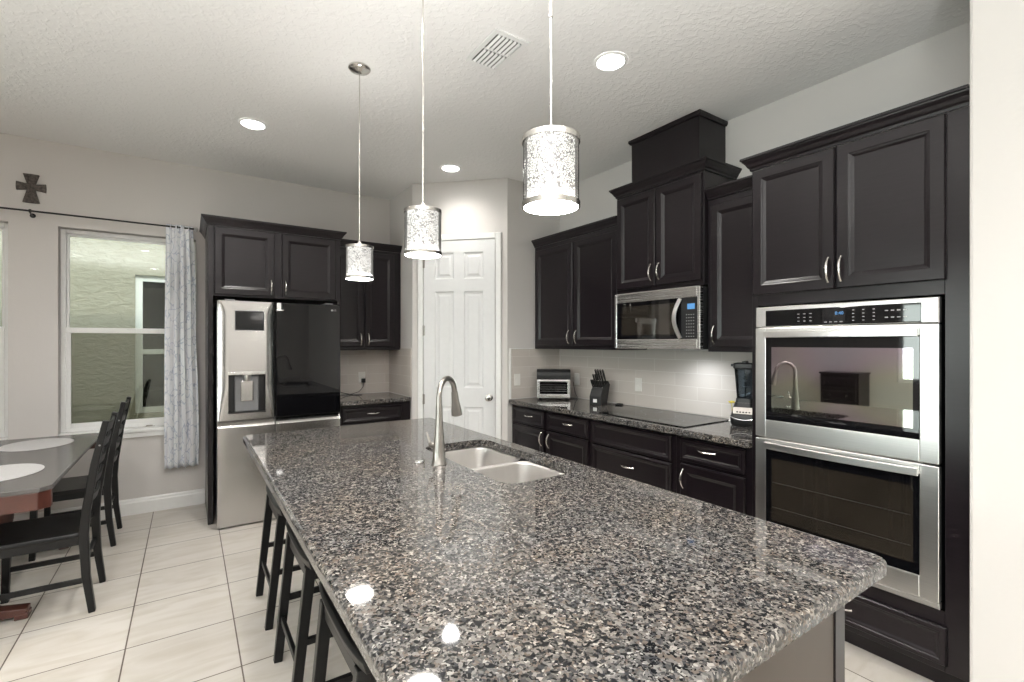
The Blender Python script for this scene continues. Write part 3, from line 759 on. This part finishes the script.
# ---------------------------------------------------------------- microwave
mw = thing('microwave', 'stainless over-the-range microwave hung under the short cabinet', 'microwave', (2.825, 2.665, 1.417), R90)
MW, MH = .763, .418
MB().box(.002, MW-.002, 0, .372, .004, MH-.002).build('case', 'black_plastic', mw, bevel=.003)
mb = MB(); y0, y1 = -.036, -.001; gx0, gx1, gz0, gz1 = .025, .740, .068, .348
for a, b_, c, d_ in ((0, gx0, 0, MH), (gx1, MW, 0, MH), (gx0, gx1, 0, gz0), (gx0, gx1, gz1, MH)): mb.box(a, b_, y0, y1, c, d_)
bmesh.ops.remove_doubles(mb.bm, verts=mb.bm.verts, dist=1e-5)
mf = mb.build('front_frame', 'steel', mw, bevel=.004)
g = MB().box(gx0+.0005, .612, -.035, -.005, gz0+.0005, gz1-.0005).build('door_glass', 'black_glass', mw, bevel=.001)
MB().panel(.075, .56, .100, .318, [(0, 0), (0, .0006), (.002, .0008)], -.0352).build('viewing_window', 'oven_glass_dim', g)
k = MB().box(.614, gx1-.0005, -.035, -.005, gz0+.0005, gz1-.0005).build('control_panel', 'black_plastic', mw, bevel=.001)
MB().box(.665, .722, -.0358, -.0351, .268, .305).build('display', 'emit_blue', k)
ic = MB()
for i in range(4):
    for j in range(8): ic.box(.655+i*.018, .663+i*.018, -.0356, -.0351, .082+j*.021, .087+j*.021)
ic.build('printed_keys', 'icon', k)
pts = []
for i in range(15):
    t = i/14; pts.append((.612-.028*math.sin(PI*t), -.040-.032*math.sin(PI*t), .072+.272*t))
MB().strip(pts, [.030]*15, .009, side=(1, 0, 0)).build('handle', 'steel_shiny', mw, bevel=.002)
MB().box(.05, MW-.05, .03, .34, -.004, .0039).build('underside_vent', 'black_matte', mw)

MB().box(.52, .60, .12, .18, -.0055, -.0041).build('lamp_lens', simple('lit_cooktop_lamp_lens', (.8, .8, .8), .4, emit=(.9, .95, 1), estr=3.0), mw)
l = bpy.data.lights.new('cooktop_lamp', 'SPOT'); l.energy = 7; l.spot_size = math.radians(160); l.spot_blend = 1; l.shadow_soft_size = .03; l.color = (.88, .94, 1)
lo_ = bpy.data.objects.new('cooktop_lamp', l); COL.objects.link(lo_); lo_.location = (.56, .15, -.015); lo_.parent = mw
# ---------------------------------------------------------------- cooktop
ck = thing('cooktop', 'black glass electric cooktop set in the granite below the microwave', 'cooktop', (2.62, 2.665, .9152), R90)
MB().box(0, .765, 0, .52, 0, .007).build('glass_top', 'black_glass', ck, bevel=.002)
rg = MB()
for cx, cy, r in ((.19, .15, .105), (.19, .38, .080), (.56, .14, .080), (.56, .37, .115)):
    n = 48
    A = [[(cx+(r+k)*math.cos(2*PI*i/n), cy+(r+k)*math.sin(2*PI*i/n), z) for i in range(n)] for k, z in ((0, .0071), (0, .0073), (.0015, .0073), (.0015, .0071))]
    rg.loops(A, False, False)
rg.build('burner_ring', 'grey_plastic', ck)

# ---------------------------------------------------------------- toaster oven
to = thing('toaster_oven', 'silver toaster oven with rounded black top in the counter corner', 'toaster oven', (2.748, 3.622, .9152), math.radians(-38))
TW, TD, TH = .315, .20, .285
mb = MB()
prof = [(.0, .018), (.0, .185)]+[(.0+.05*(1-math.cos(a)), .225+.055*math.sin(a)) for a in [PI/2*i/6 for i in range(7)]]+[(TD, .28), (TD, .018)]
mb.loops([[(x, y, z) for y, z in prof] for x in (0, TW)]); mb.build('housing', 'steel', to, bevel=.003)
mb = MB(); prof2 = [(-.004, .195), (-.006, .232)]+[(-.006+.056*(1-math.cos(a)), .232+.055*math.sin(a)) for a in [PI/2*i/6 for i in range(1, 7)]]+[(.17, .287), (.17, .278), (.05, .278), (0.001, .225), (.001, .195)]
mb.loops([[(x, y, z) for y, z in prof2] for x in (-.003, TW+.003)]); mb.build('top_cover', 'black_matte', to, bevel=.002)
mb = MB()
for a, b_, c, d_ in ((.0, .028, .03, .19), (TW-.028, TW, .03, .19), (.028, TW-.028, .03, .058), (.028, TW-.028, .172, .19)): mb.box(a, b_, -.016, -.001, c, d_)
bmesh.ops.remove_doubles(mb.bm, verts=mb.bm.verts, dist=1e-5)
d = mb.build('door', 'steel', to, bevel=.003); MB().box(.0285, TW-.0285, -.012, -.003, .0585, .1715).build('door_glass', 'black_glass', d)
rk = MB()
for z in (.085, .105, .125, .145): rk.tube([(.035, -.0125, z), (TW-.035, -.0125, z)], .0012, 6)
rk.build('wire_rack', 'chrome', d)
hb = MB(); hb.tube([(.015, -.042, .187), (TW-.015, -.042, .187)], .008, 12); hb.tube([(.03, -.016, .182), (.03, -.042, .187)], .005, 8); hb.tube([(TW-.03, -.016, .182), (TW-.03, -.042, .187)], .005, 8); hb.build('handle', 'steel_shiny', d, smooth=True)
for x, y in ((.03, .02), (TW-.03, .02), (.03, TD-.02), (TW-.03, TD-.02)): MB().lathe([(.012, 0), (.014, .018)], (x, y, 0), 14).build('foot', 'black_plastic', to)
_c, _s = math.cos(math.radians(38)), math.sin(math.radians(38))
def to_local(p):
    x, y = p[0]-2.748, p[1]-3.622
    return (x*_c-y*_s, x*_s+y*_c, p[2]-.9152)
MB().tube([to_local(p) for p in ((2.985, 3.63, .93), (3.03, 3.58, .920), (3.06, 3.50, .9195), (3.10, 3.46, .9195), (3.15, 3.50, .925), (3.176, 3.56, .96), (3.178, 3.585, 1.03), (3.178, 3.588, 1.07))], .003, 8).build('power_cord', 'black_plastic', to, smooth=True)

# ---------------------------------------------------------------- knife block and knives
KB = (2.985, 3.055, .9152); KR = math.radians(-72)
kb = thing('knife_block', 'black slanted knife block full of black-handled knives on the range counter', 'knife block', KB, KR)
# local: x right, y back; block leans back
mb = MB(); mb.loops([[(x, y, z) for y, z in ((-.045, 0), (.075, 0), (.135, .17), (.10, .205), (-.010, .135), (-.045, .075))] for x in (-.055, .055)]); mb.build('block', 'black_matte', kb, bevel=.003)
MB().box(-.018, .018, -.0468, -.0455, .022, .052).build('label_plate', 'white_paper', kb)
def knife(x, y, z, L, label, big=True):
    t = thing('knife', label, 'knife', (0, 0, 0), KR, 'knives in the knife block')
    c, s = math.cos(KR), math.sin(KR)
    t.location = (KB[0]+x*c-y*s, KB[1]+x*s+y*c, KB[2]+z)
    d = Vector((0, -.50, .86)).normalized()
    # handle
    w = .020 if big else .013
    MB().strip([d*.012, d*.03, d*(L*.6), d*L], [w*.7, w*.8, w, w*.9], [.009, .012, .013, .012], side=(0, .86, .5)).build('handle', 'black_plastic', t, bevel=.003)
    MB().strip([d*(-.001), d*.012], w*.75, .011, side=(0, .86, .5)).build('bolster', 'chrome', t)
    MB().strip([d*L, d*(L+.004)], w*.8, .011, side=(0, .86, .5)).build('end_cap', 'chrome', t)
    return t
rows = [(.088, .196, .120, [-.036, -.012, .012, .036], 'upper'), (.045, .169, .105, [-.040, -.020, 0, .020, .040], 'middle'), (.002, .142, .082, [-.042, -.025, -.008, .009, .026, .043], 'lower')]
for y, z, L, xs, rn in rows:
    for i, x in enumerate(xs):
        knife(x, y, z+.002, L, 'black-handled %s knife in the %s row of the knife block' % ('large' if rn == 'upper' else 'table' if rn == 'lower' else 'utility', rn), rn == 'upper')
sr = thing('sharpening_rest', 'flat black handled scissors lying on the counter beside the knife block', 'scissors', (3.09, 2.99, .9155), math.radians(-70))
sr.name = 'scissors'
mb = MB(); mb.strip([(-.09, 0, .004), (.0, .002, .004), (.045, .0, .004)], [.004, .014, .016], .003, side=(0, 1, 0)); mb.build('blade', 'black_plastic', sr)
for s_ in (-1, 1):
    mb = MB(); mb.tube([(.045+.028*(1-math.cos(a))*1.0, s_*(.016+.014*math.sin(a)), .007) for a in [2*PI*i/16 for i in range(17)]], .005, 8, cap=False); mb.build('handle', 'black_plastic', sr, smooth=True)

# ---------------------------------------------------------------- blender
bl = thing('blender', 'black countertop blender with smoky clear pitcher between cooktop and ovens', 'blender', (3.05, 1.745, .9152), math.radians(-68))
base_p = []
mb = MB(); rings = []
for w, dd, z, r in ((.072, .072, .0, .03), (.080, .082, .012, .032), (.084, .086, .055, .035), (.078, .076, .075, .035), (.066, .060, .125, .03), (.058, .055, .150, .03)):
    rings.append([(x, y, z) for x, y in rrect(-w, w, -dd, dd, r, 5)])
mb.loops(rings); mb.build('motor_base', 'black_plastic', bl, smooth=True)
mb = MB(); mb.loops([[(x, y, z) for x in (-.062, .062) for y in ([y0, y0-.002] if x < 0 else [y0-.002, y0])] for y0, z in ((-.083, .082), (-.066, .122))]); mb.build('control_panel', 'steel_sat', bl)
mb = MB(); mb.tube([(-.083+.166*i/12, -.0865+.012*(abs(i-6)/6)**3, .060-.018*math.sin(PI*i/12)) for i in range(13)], .0028, 8); mb.build('chrome_trim', 'chrome', bl, smooth=True)
bt = MB()
for i in range(5): bt.lathe([(.006, 0), (.006, -.003)], (-.036+i*.018, -.0792, .092), 12, 'Y')
bt.build('button', 'black_plastic', bl)
pj = MB(); pj.loops([[(x, y, z) for x, y in rrect(-w, w, -w, w, .02, 4)] for w, z in ((.046, .175), (.060, .385))], False, False)
pj.build('pitcher', 'smoke', bl, smooth=True)
MB().loops([[(x, y, z) for x, y in rrect(-w, w, -w, w, .02, 4)] for w, z in ((.053, .1505), (.050, .178))]).build('pitcher_collar', 'black_plastic', bl)
bd = MB(); bd.lathe([(.007, 0), (.007, .19)], (0, 0, .1785), 12)
for i, z in enumerate((.2, .25, .30)):
    a = i*1.1
    bd.strip([(.007*math.cos(a), .007*math.sin(a), z), (.034*math.cos(a), .034*math.sin(a), z+.01)], .008, .0015, side=(0, 0, 1)); bd.strip([(-.007*math.cos(a), -.007*math.sin(a), z), (-.034*math.cos(a), -.034*math.sin(a), z-.005)], .008, .0015, side=(0, 0, 1))
bd.build('blade', 'steel', bl)
mb = MB(); mb.loops([[(x, y, z) for x, y in rrect(-w, w, -w, w, .022, 4)] for w, z in ((.062, .372), (.066, .380), (.066, .405), (.058, .41))]); mb.box(-.012, .012, -.05, .06, .41, .422); mb.box(-.085, -.06, -.014, .014, .385, .402); mb.build('lid', 'black_plastic', bl, bevel=.002)
MB().strip([(.058, 0, .36), (.10, 0, .35), (.105, 0, .30), (.095, 0, .22), (.052, 0, .20)], .022, .012, side=(0, 1, 0)).build('handle', 'black_plastic', bl, bevel=.003)
fl = thing('flower', 'tiny yellow flower showing behind the black blender', 'flower', (3.12, 1.885, .9152))
MB().tube([(0, 0, .012), (0.004, -.004, .06), (0, -.004, .125)], .0022, 8).build('stem', 'yellow', fl)
MB().lathe([(.016, 0), (.017, .004), (.010, .012), (.009, .03)], (0, 0, 0), 14).build('holder', 'white_plastic', fl, smooth=True)
mb = MB()
for i in range(6):
    a = 2*PI*i/6; mb.lathe([(.001, -.004), (.011, -.002), (.011, .002), (.001, .004)], (.013*math.cos(a), -.004+.013*math.sin(a), .132+.003*math.cos(3*a)), 10)
mb.lathe([(.001, -.006), (.008, 0), (.001, .006)], (0, -.004, .137), 10); mb.build('petals', 'yellow', fl, smooth=True)

# ---------------------------------------------------------------- outlets and switch
def outlet(label, loc, rz, switch=False, group='wall outlets over the counters', h=.115):
    t = thing('light_switch' if switch else 'power_outlet', label, 'switch' if switch else 'outlet', loc, rz, None if switch else group)
    MB().panel(-.036, .036, -h/2, h/2, [(0, 0), (0, .003), (.003, .006), (.006, .006)]).build('cover_plate', 'white_plastic', t)
    if switch: MB().box(-.017, .017, -.0085, -.0062, -.034, .034).build('rocker', 'white_plastic', t, bevel=.001)
    else:
        for z in (-.020, .020):
            MB().box(-.014, .014, -.0078, -.0062, z-.015, z+.015).build('socket', 'white_plastic', t, bevel=.001)
    return t
outlet('white outlet on the tile wall between knife block and cooktop', (XE-.0101, 2.77, 1.10), R90)
outlet('white outlet on the tile wall behind the toaster oven and its cord', (XE-.0101, 3.55, 1.10), R90)
outlet('white switch on the warm tile strip left of the toaster oven', (2.654, 3.8199, 1.10), 0, True)
outlet('white outlet with a plugged-in charger above the small counter', (1.545, YN-.0101, 1.09), 0)
ch = thing('charger', 'black plug charger in the outlet above the small counter', 'charger', (1.555, YN-.0181, 1.055), 0)
MB().box(-.018, .018, -.035, 0, -.022, .022).build('plug', 'black_plastic', ch, bevel=.004)
MB().tube([(0, -.02, -.022), (.002, -.022, -.06), (-.05, -.03, -.115), (-.13, -.06, -.132), (-.22, -.09, -.1352), (-.33, -.06, -.1352)], .0025, 8).build('cable', 'black_plastic', ch, smooth=True)
cd = MB().tube([(1.20, 5.0, .93), (1.28, 5.05, .955), (1.36, 5.08, .930), (1.42, 5.02, .919), (1.50, 4.99, .919)], .003, 8).build('cable', 'black_plastic', smooth=True)
tag(cd, 'loose dark cable lying on the small counter beside the refrigerator', 'cable')

# ---------------------------------------------------------------- ceiling fixtures
def downlight(x, y, label, energy=34):
    t = thing('recessed_light', label, 'ceiling light', (x, y, H_CEIL), 0, 'recessed ceiling lights')
    mb = MB(); mb.lathe([(.095, -.0005), (.095, -.004), (.080, -.009), (.074, -.004)], n=36, cap0=False, cap1=False); mb.build('trim_ring', 'trim', t, smooth=True)
    MB().lathe([(.076, -.0045), (.076, -.0035)], n=32).build('lens', 'downlight_glow', t)
    l = bpy.data.lights.new('downlight_lamp', 'SPOT'); l.energy = energy*1.2; l.spot_size = math.radians(150); l.spot_blend = .9; l.shadow_soft_size = .07; l.color = (1, .965, .91)
    o = bpy.data.objects.new('downlight_lamp', l); COL.objects.link(o); o.location = (0, 0, -.02); o.parent = t
    return t
downlight(.39, 3.924, 'round lit ceiling light in front of the refrigerator cabinet')
downlight(1.975, 3.90, 'round lit ceiling light before the pantry door wall', 19)
downlight(1.975, 1.916, 'round lit ceiling light above the microwave aisle')
downlight(.39, 1.916, 'round lit ceiling light above the stool side of the island')
downlight(1.2, -.9, 'unseen ceiling light added behind the near end of the island')  # this and the downlights below are unseen, added to brighten the room
downlight(-.6, .2, 'unseen ceiling light added between island and table')
downlight(-1.8, 3.0, 'unseen ceiling light added over the dining table')
downlight(-1.8, .0, 'unseen ceiling light added over the living area')
downlight(-.6, -2.2, 'unseen ceiling light added beside the added patio glazing')

def pendant(y, label):
    t = thing('pendant_light', label, 'pendant light', (.82, y, H_CEIL), 0, 'pendant lights over the island')
    MB().lathe([(.062, -.0005), (.062, -.008), (.056, -.014), (.040, -.018), (.022, -.026), (.010, -.030)], n=32).build('canopy', 'nickel', t, smooth=True)
    zb, zt = 1.826-H_CEIL, 2.016-H_CEIL
    rd = MB(); rd.lathe([(.0036, zt+.02), (.0036, -.028)], n=12, cap0=True); rd.build('rod', 'nickel', t, smooth=True)
    cp_ = MB(); cp_.lathe([(.0052, zt+.33), (.0052, zt+.37)], n=12); cp_.build('rod_coupling', 'nickel', t, smooth=True); cp_ = MB(); cp_.lathe([(.012, zt+.0005), (.012, zt+.02), (.006, zt+.03)], n=16); cp_.build('shade_cap', 'nickel', t, smooth=True)
    def tube_(r0, r1, z0, z1, nm, mat):
        m_ = MB(); m_.lathe([(r0, z0), (r1, z0), (r1, z1), (r0, z1), (r0, z0)], n=48, cap0=False, cap1=False); return m_.build(nm, mat, t, smooth=True)
    sh = MB(); sh.lathe([(.0735, zb+.012), (.0735, zt-.012)], n=48, cap0=False, cap1=False); sh = sh.build('lamp_shade', 'lattice', t, smooth=True)
    ln = MB(); ln.lathe([(.065, zb+.009), (.065, zt-.010)], n=48, cap0=False, cap1=False); ln.build('shade_liner', 'shade_glow', t, smooth=True)
    ot = MB(); ot.lathe([(.0762, zb+.010), (.0762, zt-.010)], n=48, cap0=False, cap1=False); ot.build('clear_sleeve', 'clear', t, smooth=True)
    tube_(.074, .0795, zt-.014, zt, 'top_band', 'nickel'); tube_(.074, .0795, zb, zb+.014, 'bottom_band', 'nickel')
    sp = MB()
    for k in range(3):
        a = 2*PI*k/3+.5; sp.bar((.008*math.cos(a), .008*math.sin(a), zt-.004), (.075*math.cos(a), .075*math.sin(a), zt-.004), .008, .003, side=(-math.sin(a), math.cos(a), 0))
    sp.build('spider', 'nickel', t)
    MB().lathe([(.0735, zb+.004), (.0735, zb+.008)], n=40).build('diffuser', 'diffuser_glow', t)
    return t
pendant(2.777, 'farthest lit pendant with pierced silver drum shade, before the refrigerator')
pendant(1.876, 'middle lit pendant with pierced silver drum shade, before the pantry door')
pendant(1.018, 'largest-looking lit pendant with pierced drum shade, near the range wall')

vt = thing('ceiling_vent', 'white louvred air vent set in the textured ceiling', 'air vent', (1.39, 2.20, H_CEIL))
mb = MB()
for a, b_, c, d_ in ((-.105, .105, -.165, -.138), (-.105, .105, .138, .165), (-.105, -.078, -.138, .138), (.078, .105, -.138, .138), (-.078, .078, -.006, .006)): mb.box(a, b_, c, d_, -.008, -.0005)
bmesh.ops.remove_doubles(mb.bm, verts=mb.bm.verts, dist=1e-5)
mb.build('frame', 'trim', vt, bevel=.002)
mb = MB()
for half in ((-.136, -.008), (.008, .136)):
    for i in range(6):
        x = -.062+i*.0245; mb.bar((x, half[0], -.009), (x, half[1], -.009), .014, .0015, side=(.6, 0, -.8))
mb.build('louvers', 'trim', vt)
MB().box(-.078, .078, -.138, .138, -.0014, -.0005).build('duct_opening', 'black_matte', vt)

# ---------------------------------------------------------------- cross, curtain, rod
cr = MB()
def flare(a, L, w0, w1):
    d = Vector((math.cos(a), 0, math.sin(a))); n_ = Vector((-math.sin(a), 0, math.cos(a)))
    o = d*.012
    q = [o-n_*w0/2, d*L-n_*w1/2, d*(L+.002), d*L+n_*w1/2, o+n_*w0/2]
    cr.loops([[p+Vector((0, y, 0)) for p in q] for y in (0, -.018)])
for a, L, w in ((0, .083, .066), (PI, .083, .066), (PI/2, .098, .092), (-PI/2, .122, .096)): flare(a, L, .042, w)
cr.box(-.022, .022, -.019, 0, -.022, .022)
for i in range(4): cr.box(-.02+i*.0125, -.014+i*.0125, -.021, -.019, -.10, .09)
co = cr.build('cross', simple('carved_grey_wood', (.10, .085, .075), .8, noise=.6, nscale=(60, 60, 60), bmp=.6, bdist=.003), bevel=.003, loc=(-1.005, YN-.001, 2.665))
tag(co, 'flared dark grey carved cross hanging on the wall above the curtain rod', 'cross')

rod = thing('curtain_rod', 'thin black curtain rod with faceted end knob above the windows', 'curtain rod', (0, YN-.08, 2.466))
MB().tube([(-2.3, 0, 0), (.045, 0, 0)], .007, 12).build('rod', 'black_matte', rod, smooth=True)
for x in (-.998, -.078): 
    b_ = MB(); b_.tube([(x, .078, -.02), (x, .02, -.02), (x, -.004, -.012)], .005, 8); b_.lathe([(.013, -.006), (.013, .006)], (x, 0, 0), 14, 'X'); b_.lathe([(.018, .0765), (.018, .0785)], (x, 0, -.02), 14, 'Y'); b_.build('bracket', 'black_matte', rod, smooth=True)
MB().lathe([(.006, .042), (.010, .045), (.022, .055), (.020, .066), (.006, .073)], n=8, axis='X').build('finial', 'steel_shiny', rod)
cu = MB(); NX, NZ = 90, 60; zt, zb = 2.485, .372; rows_ = []
for j in range(NZ+1):
    t = j/NZ; z = zt+(zb-zt)*t; r_ = []
    x0 = -.158-.012*math.sin(t*2.2); x1 = .034+.040*min(1, t*1.6)+.006*math.sin(t*9)
    for i in range(NX+1):
        s = i/NX; a = s*2*PI*4.5
        amp = (.014 if j < 3 else .016+.006*t)
        y = amp*math.sin(a+.5*math.sin(3*t))+.006*math.sin(2.3*a+4*t); x = x0+(x1-x0)*s+.006*math.sin(2*a)
        r_.append((x, y, z+.006*math.sin(a)*(1 if j == NZ else 0)))
    rows_.append(r_)
cu.loops(rows_, False, False, closed=False)
cuo = cu.build('curtain', 'curtain', smooth=True, loc=(0, YN-.082, 0)); so_ = cuo.modifiers.new('cloth', 'SOLIDIFY'); so_.thickness = .0012
tag(cuo, 'narrow white and blue-grey patterned curtain gathered at the right end of the rod', 'curtain')

# ---------------------------------------------------------------- dining table, placemats, chairs
tb = thing('dining_table', 'dark grey topped dining table with red-brown edge below the windows', 'table', (-1.035, 4.085, 0))
tx, ty = .475, .865
poly = [(-tx+.04, -ty), (tx-.04, -ty), (tx, -ty+.04), (tx, ty-.04), (tx-.04, ty), (-tx+.04, ty), (-tx, ty-.04), (-tx, -ty+.04)]
MB().prism(poly, .728, .750).build('tabletop', 'tabletop', tb, bevel=.003)
def inset_poly(k): return [(x*(1-k/tx), y*(1-k/ty)) for x, y in poly]
for s in (-1, 1):
    ye = ty-.006; xe = tx-.006
    MB().prism([(-xe+.04, s*ye), (xe-.04, s*ye), (xe, s*(ye-.04)), (xe, s*(ye-.075)), (-xe, s*(ye-.075)), (-xe, s*(ye-.04))], .640, .7275).build('end_apron', 'mahogany', tb, bevel=.004)
    MB().box(s*.34-.012, s*.34+.012, -ye+.076, ye-.076, .650, .7275).build('side_apron', 'mahogany', tb, bevel=.003)
for s in (-1, 1):
    yy = s*.52
    MB().lathe([(.06, .09), (.055, .14), (.035, .18), (.050, .26), (.058, .36), (.040, .46), (.034, .52), (.055, .58), (.055, .6395)], (0, yy, 0), 24).build('pedestal', 'mahogany', tb, smooth=True)
    f = MB(); f.strip([(-.33, yy, .035), (-.22, yy, .045), (-.08, yy, .085), (0, yy, .095), (.08, yy, .085), (.22, yy, .045), (.33, yy, .035)], .075, [.035, .05, .07, .075, .07, .05, .035], side=(0, 1, 0)); f.box(-.335, -.28, yy-.04, yy+.04, 0, .03); f.box(.28, .335, yy-.04, yy+.04, 0, .03); f.build('foot', 'mahogany', tb, bevel=.005)
MB().box(-.02, .02, -.50, .50, .16, .22).build('stretcher', 'mahogany', tb, bevel=.004)
M['mat'] = simple('woven_white_placemat', (.56, .55, .55), .85, noise=.08, nscale=(180, 180, 180), bmp=.7, bdist=.002)
for (x, y, lab) in ((-.860, 3.690, 'white oval woven placemat nearest the near table corner'), (-.868, 4.600, 'white oval woven placemat at the far end of the table by the window')):
    p = MB(); p.loops([[(rx*math.cos(2*PI*i/48), ry*math.sin(2*PI*i/48), z) for i in range(48)] for rx, ry, z in ((.188, .228, 0), (.19, .23, .002), (.186, .226, .004))])
    tag(p.build('placemat', 'mat', loc=(x, y, .7503)), lab, 'placemat', 'white oval placemats on the dining table')

def chair_proto():
    t = thing('dining_chair', '', 'chair', (0, 0, 0), 0, 'black ladder-back chairs at the dining table')
    # local: origin at floor below seat centre, back toward +x, width along y
    hw = .195
    pathf = lambda y: [(.175, y, 0), (.150, y, .20), (.140, y, .42), (.150, y, .55), (.185, y, .80), (.232, y, 1.03)]
    for s in (-1, 1):
        MB().strip(pathf(s*hw), [.036]*6, [.030, .036, .042, .038, .034, .028], side=(0, 1, 0)).build('leg', 'chair', t, bevel=.004)
        MB().bar((-.245, s*hw, 0), (-.235, s*hw, .415), .030, .032, side=(0, 1, 0), w1=.036, d1=.036).build('leg', 'chair', t, bevel=.003)
        MB().box(-.22, .125, s*hw-.011, s*hw+.011, .375, .418).build('side_rail', 'chair', t, bevel=.002)
        MB().box(-.225, .135, s*hw-.009, s*hw+.009, .165, .192).build('stretcher', 'chair', t, bevel=.002)
    MB().box(-.222, .130, -hw+.015, hw-.015, .225, .250).build('cross_stretcher', 'chair', t, bevel=.002) if False else None
    MB().box(-.245, -.225, -hw+.015, hw-.015, .375, .418).build('front_rail', 'chair', t, bevel=.002)
    MB().box(.128, .146, -hw+.018, hw-.018, .255, .28).build('rear_stretcher', 'chair', t, bevel=.002)
    s_ = MB(); s_.loops([[(x, y, z) for x, y in rrect(-.268+i_, .132, -hw-.022+i_, hw+.022-i_, .02, 4)] for i_, z in ((.003, .4185), (0, .422), (0, .438), (.004, .443))]); s_.build('seat', 'chair', t, smooth=True)
    for z, x in ((.60, .1555), (.70, .168), (.80, .183), (.90, .204), (.985, .221)):
        b_ = MB(); n = 9; hgt = .046 if z < .95 else .055
        b_.strip([(x+.014*math.sin(PI*i/(n-1)), -hw+.014+(2*hw-.028)*i/(n-1), z) for i in range(n)], hgt, .012, side=(.22, 0, .97)); b_.build('back_slat', 'chair', t, bevel=.002)
    sc_ = MB()
    for s in (-1, 1): sc_.lathe([(.005, 0), (.004, s*.0015)], (.207, s*(hw+.0182), .90), 10, 'Y')
    sc_.build('screw_cap', 'icon', t)
    return t
c1 = chair_proto(); c1.location = (-.605, 3.619, 0); c1['label'] = 'black ladder-back chair at the near end of the table side, closer to the stools'
c2 = copy_tree(c1); c2.location = (-.618, 4.640, 0); c2['label'] = 'black ladder-back chair at the far table end, beside the window sill'

# ---------------------------------------------------------------- bar stools
def stool_proto():
    t = thing('bar_stool', '', 'stool', (0, 0, 0), 0, 'black saddle stools along the island')
    # local: long side along y, short across x
    s_ = MB(); n = 15; rings = []
    for i in range(n+1):
        v = -1+2*i/n; y = .258*v; zz = .612+.008*v*v; hx = .142-.014*v**4
        rings.append([(-hx, y, zz-.006), (-hx+.010, y, zz-.040), (hx-.010, y, zz-.040), (hx, y, zz-.006), (hx-.008, y, zz+.002), (0, y, zz-.006), (-hx+.008, y, zz+.002)])
    s_.loops(rings); s_.build('seat', 'chair', t, bevel=.003)
    for sx in (-1, 1):
        for sy in (-1, 1):
            MB().bar((sx*.172, sy*.195, 0), (sx*.112, sy*.205, .572), .032, .036, side=(0, 1, 0), w1=.034, d1=.040).build('leg', 'chair', t, bevel=.003)
        MB().box(-.008+sx*.153, .008+sx*.153, -.18, .18, .175, .205).build('long_stretcher', 'chair', t, bevel=.002)
        MB().box(-.009+sx*.114, .009+sx*.114, -.19, .19, .515, .562).build('apron', 'chair', t, bevel=.002)
    for sy in (-1, 1):
        MB().box(-.135, .135, sy*.199-.010, sy*.199+.010, .265, .29).build('short_stretcher', 'chair', t, bevel=.002)
        MB().box(-.10, .10, sy*.203-.009, sy*.203+.009, .518, .562).build('end_rail', 'chair', t, bevel=.002)
    return t
st = stool_proto(); st.location = (.512, 2.905, 0); st['label'] = 'farthest black backless stool from the camera, at the island end by the refrigerator'
for (x, y, lab) in ((.512, 2.215, 'middle black backless stool of the three under the island overhang'), (.508, 1.515, 'black backless stool nearest the camera, tucked under the island overhang')):
    c = copy_tree(st); c.location = (x, y, 0); c['label'] = lab

# ---------------------------------------------------------------- room behind: chest of drawers that the upper oven glass mirrors
cd_ = thing('chest_of_drawers', 'dark wooden chest of drawers that shows mirrored in the upper oven glass', 'chest of drawers', (-3.935, 3.75, 0), PI/2)
MB().box(0, .54, -.42, 0, .08, .96).build('body', 'espresso', cd_, bevel=.004)
MB().box(-.015, .555, -.44, 0, .9605, .985).build('top', 'espresso', cd_, bevel=.004)
for x in (.02, .48):
    for y in (-.40, -.06): MB().box(x, x+.04, y, y+.04, 0, .0795).build('leg', 'espresso', cd_, bevel=.003)
for k in range(4):
    o = MB().panel(.03, .51, .11+k*.21, .30+k*.21, DRAWP, -.42).build('drawer', 'espresso', cd_)
    for x in (.15, .39): MB().lathe([(.008, -.44), (.008, -.455), (.015, -.462), (.012, -.47)], (x, 0, .205+k*.21), 14, 'Y').build('knob', 'nickel', o, smooth=True)
cd_.rotation_euler = (0, 0, PI/2); cd_.location = (-3.935, 3.10, 0)
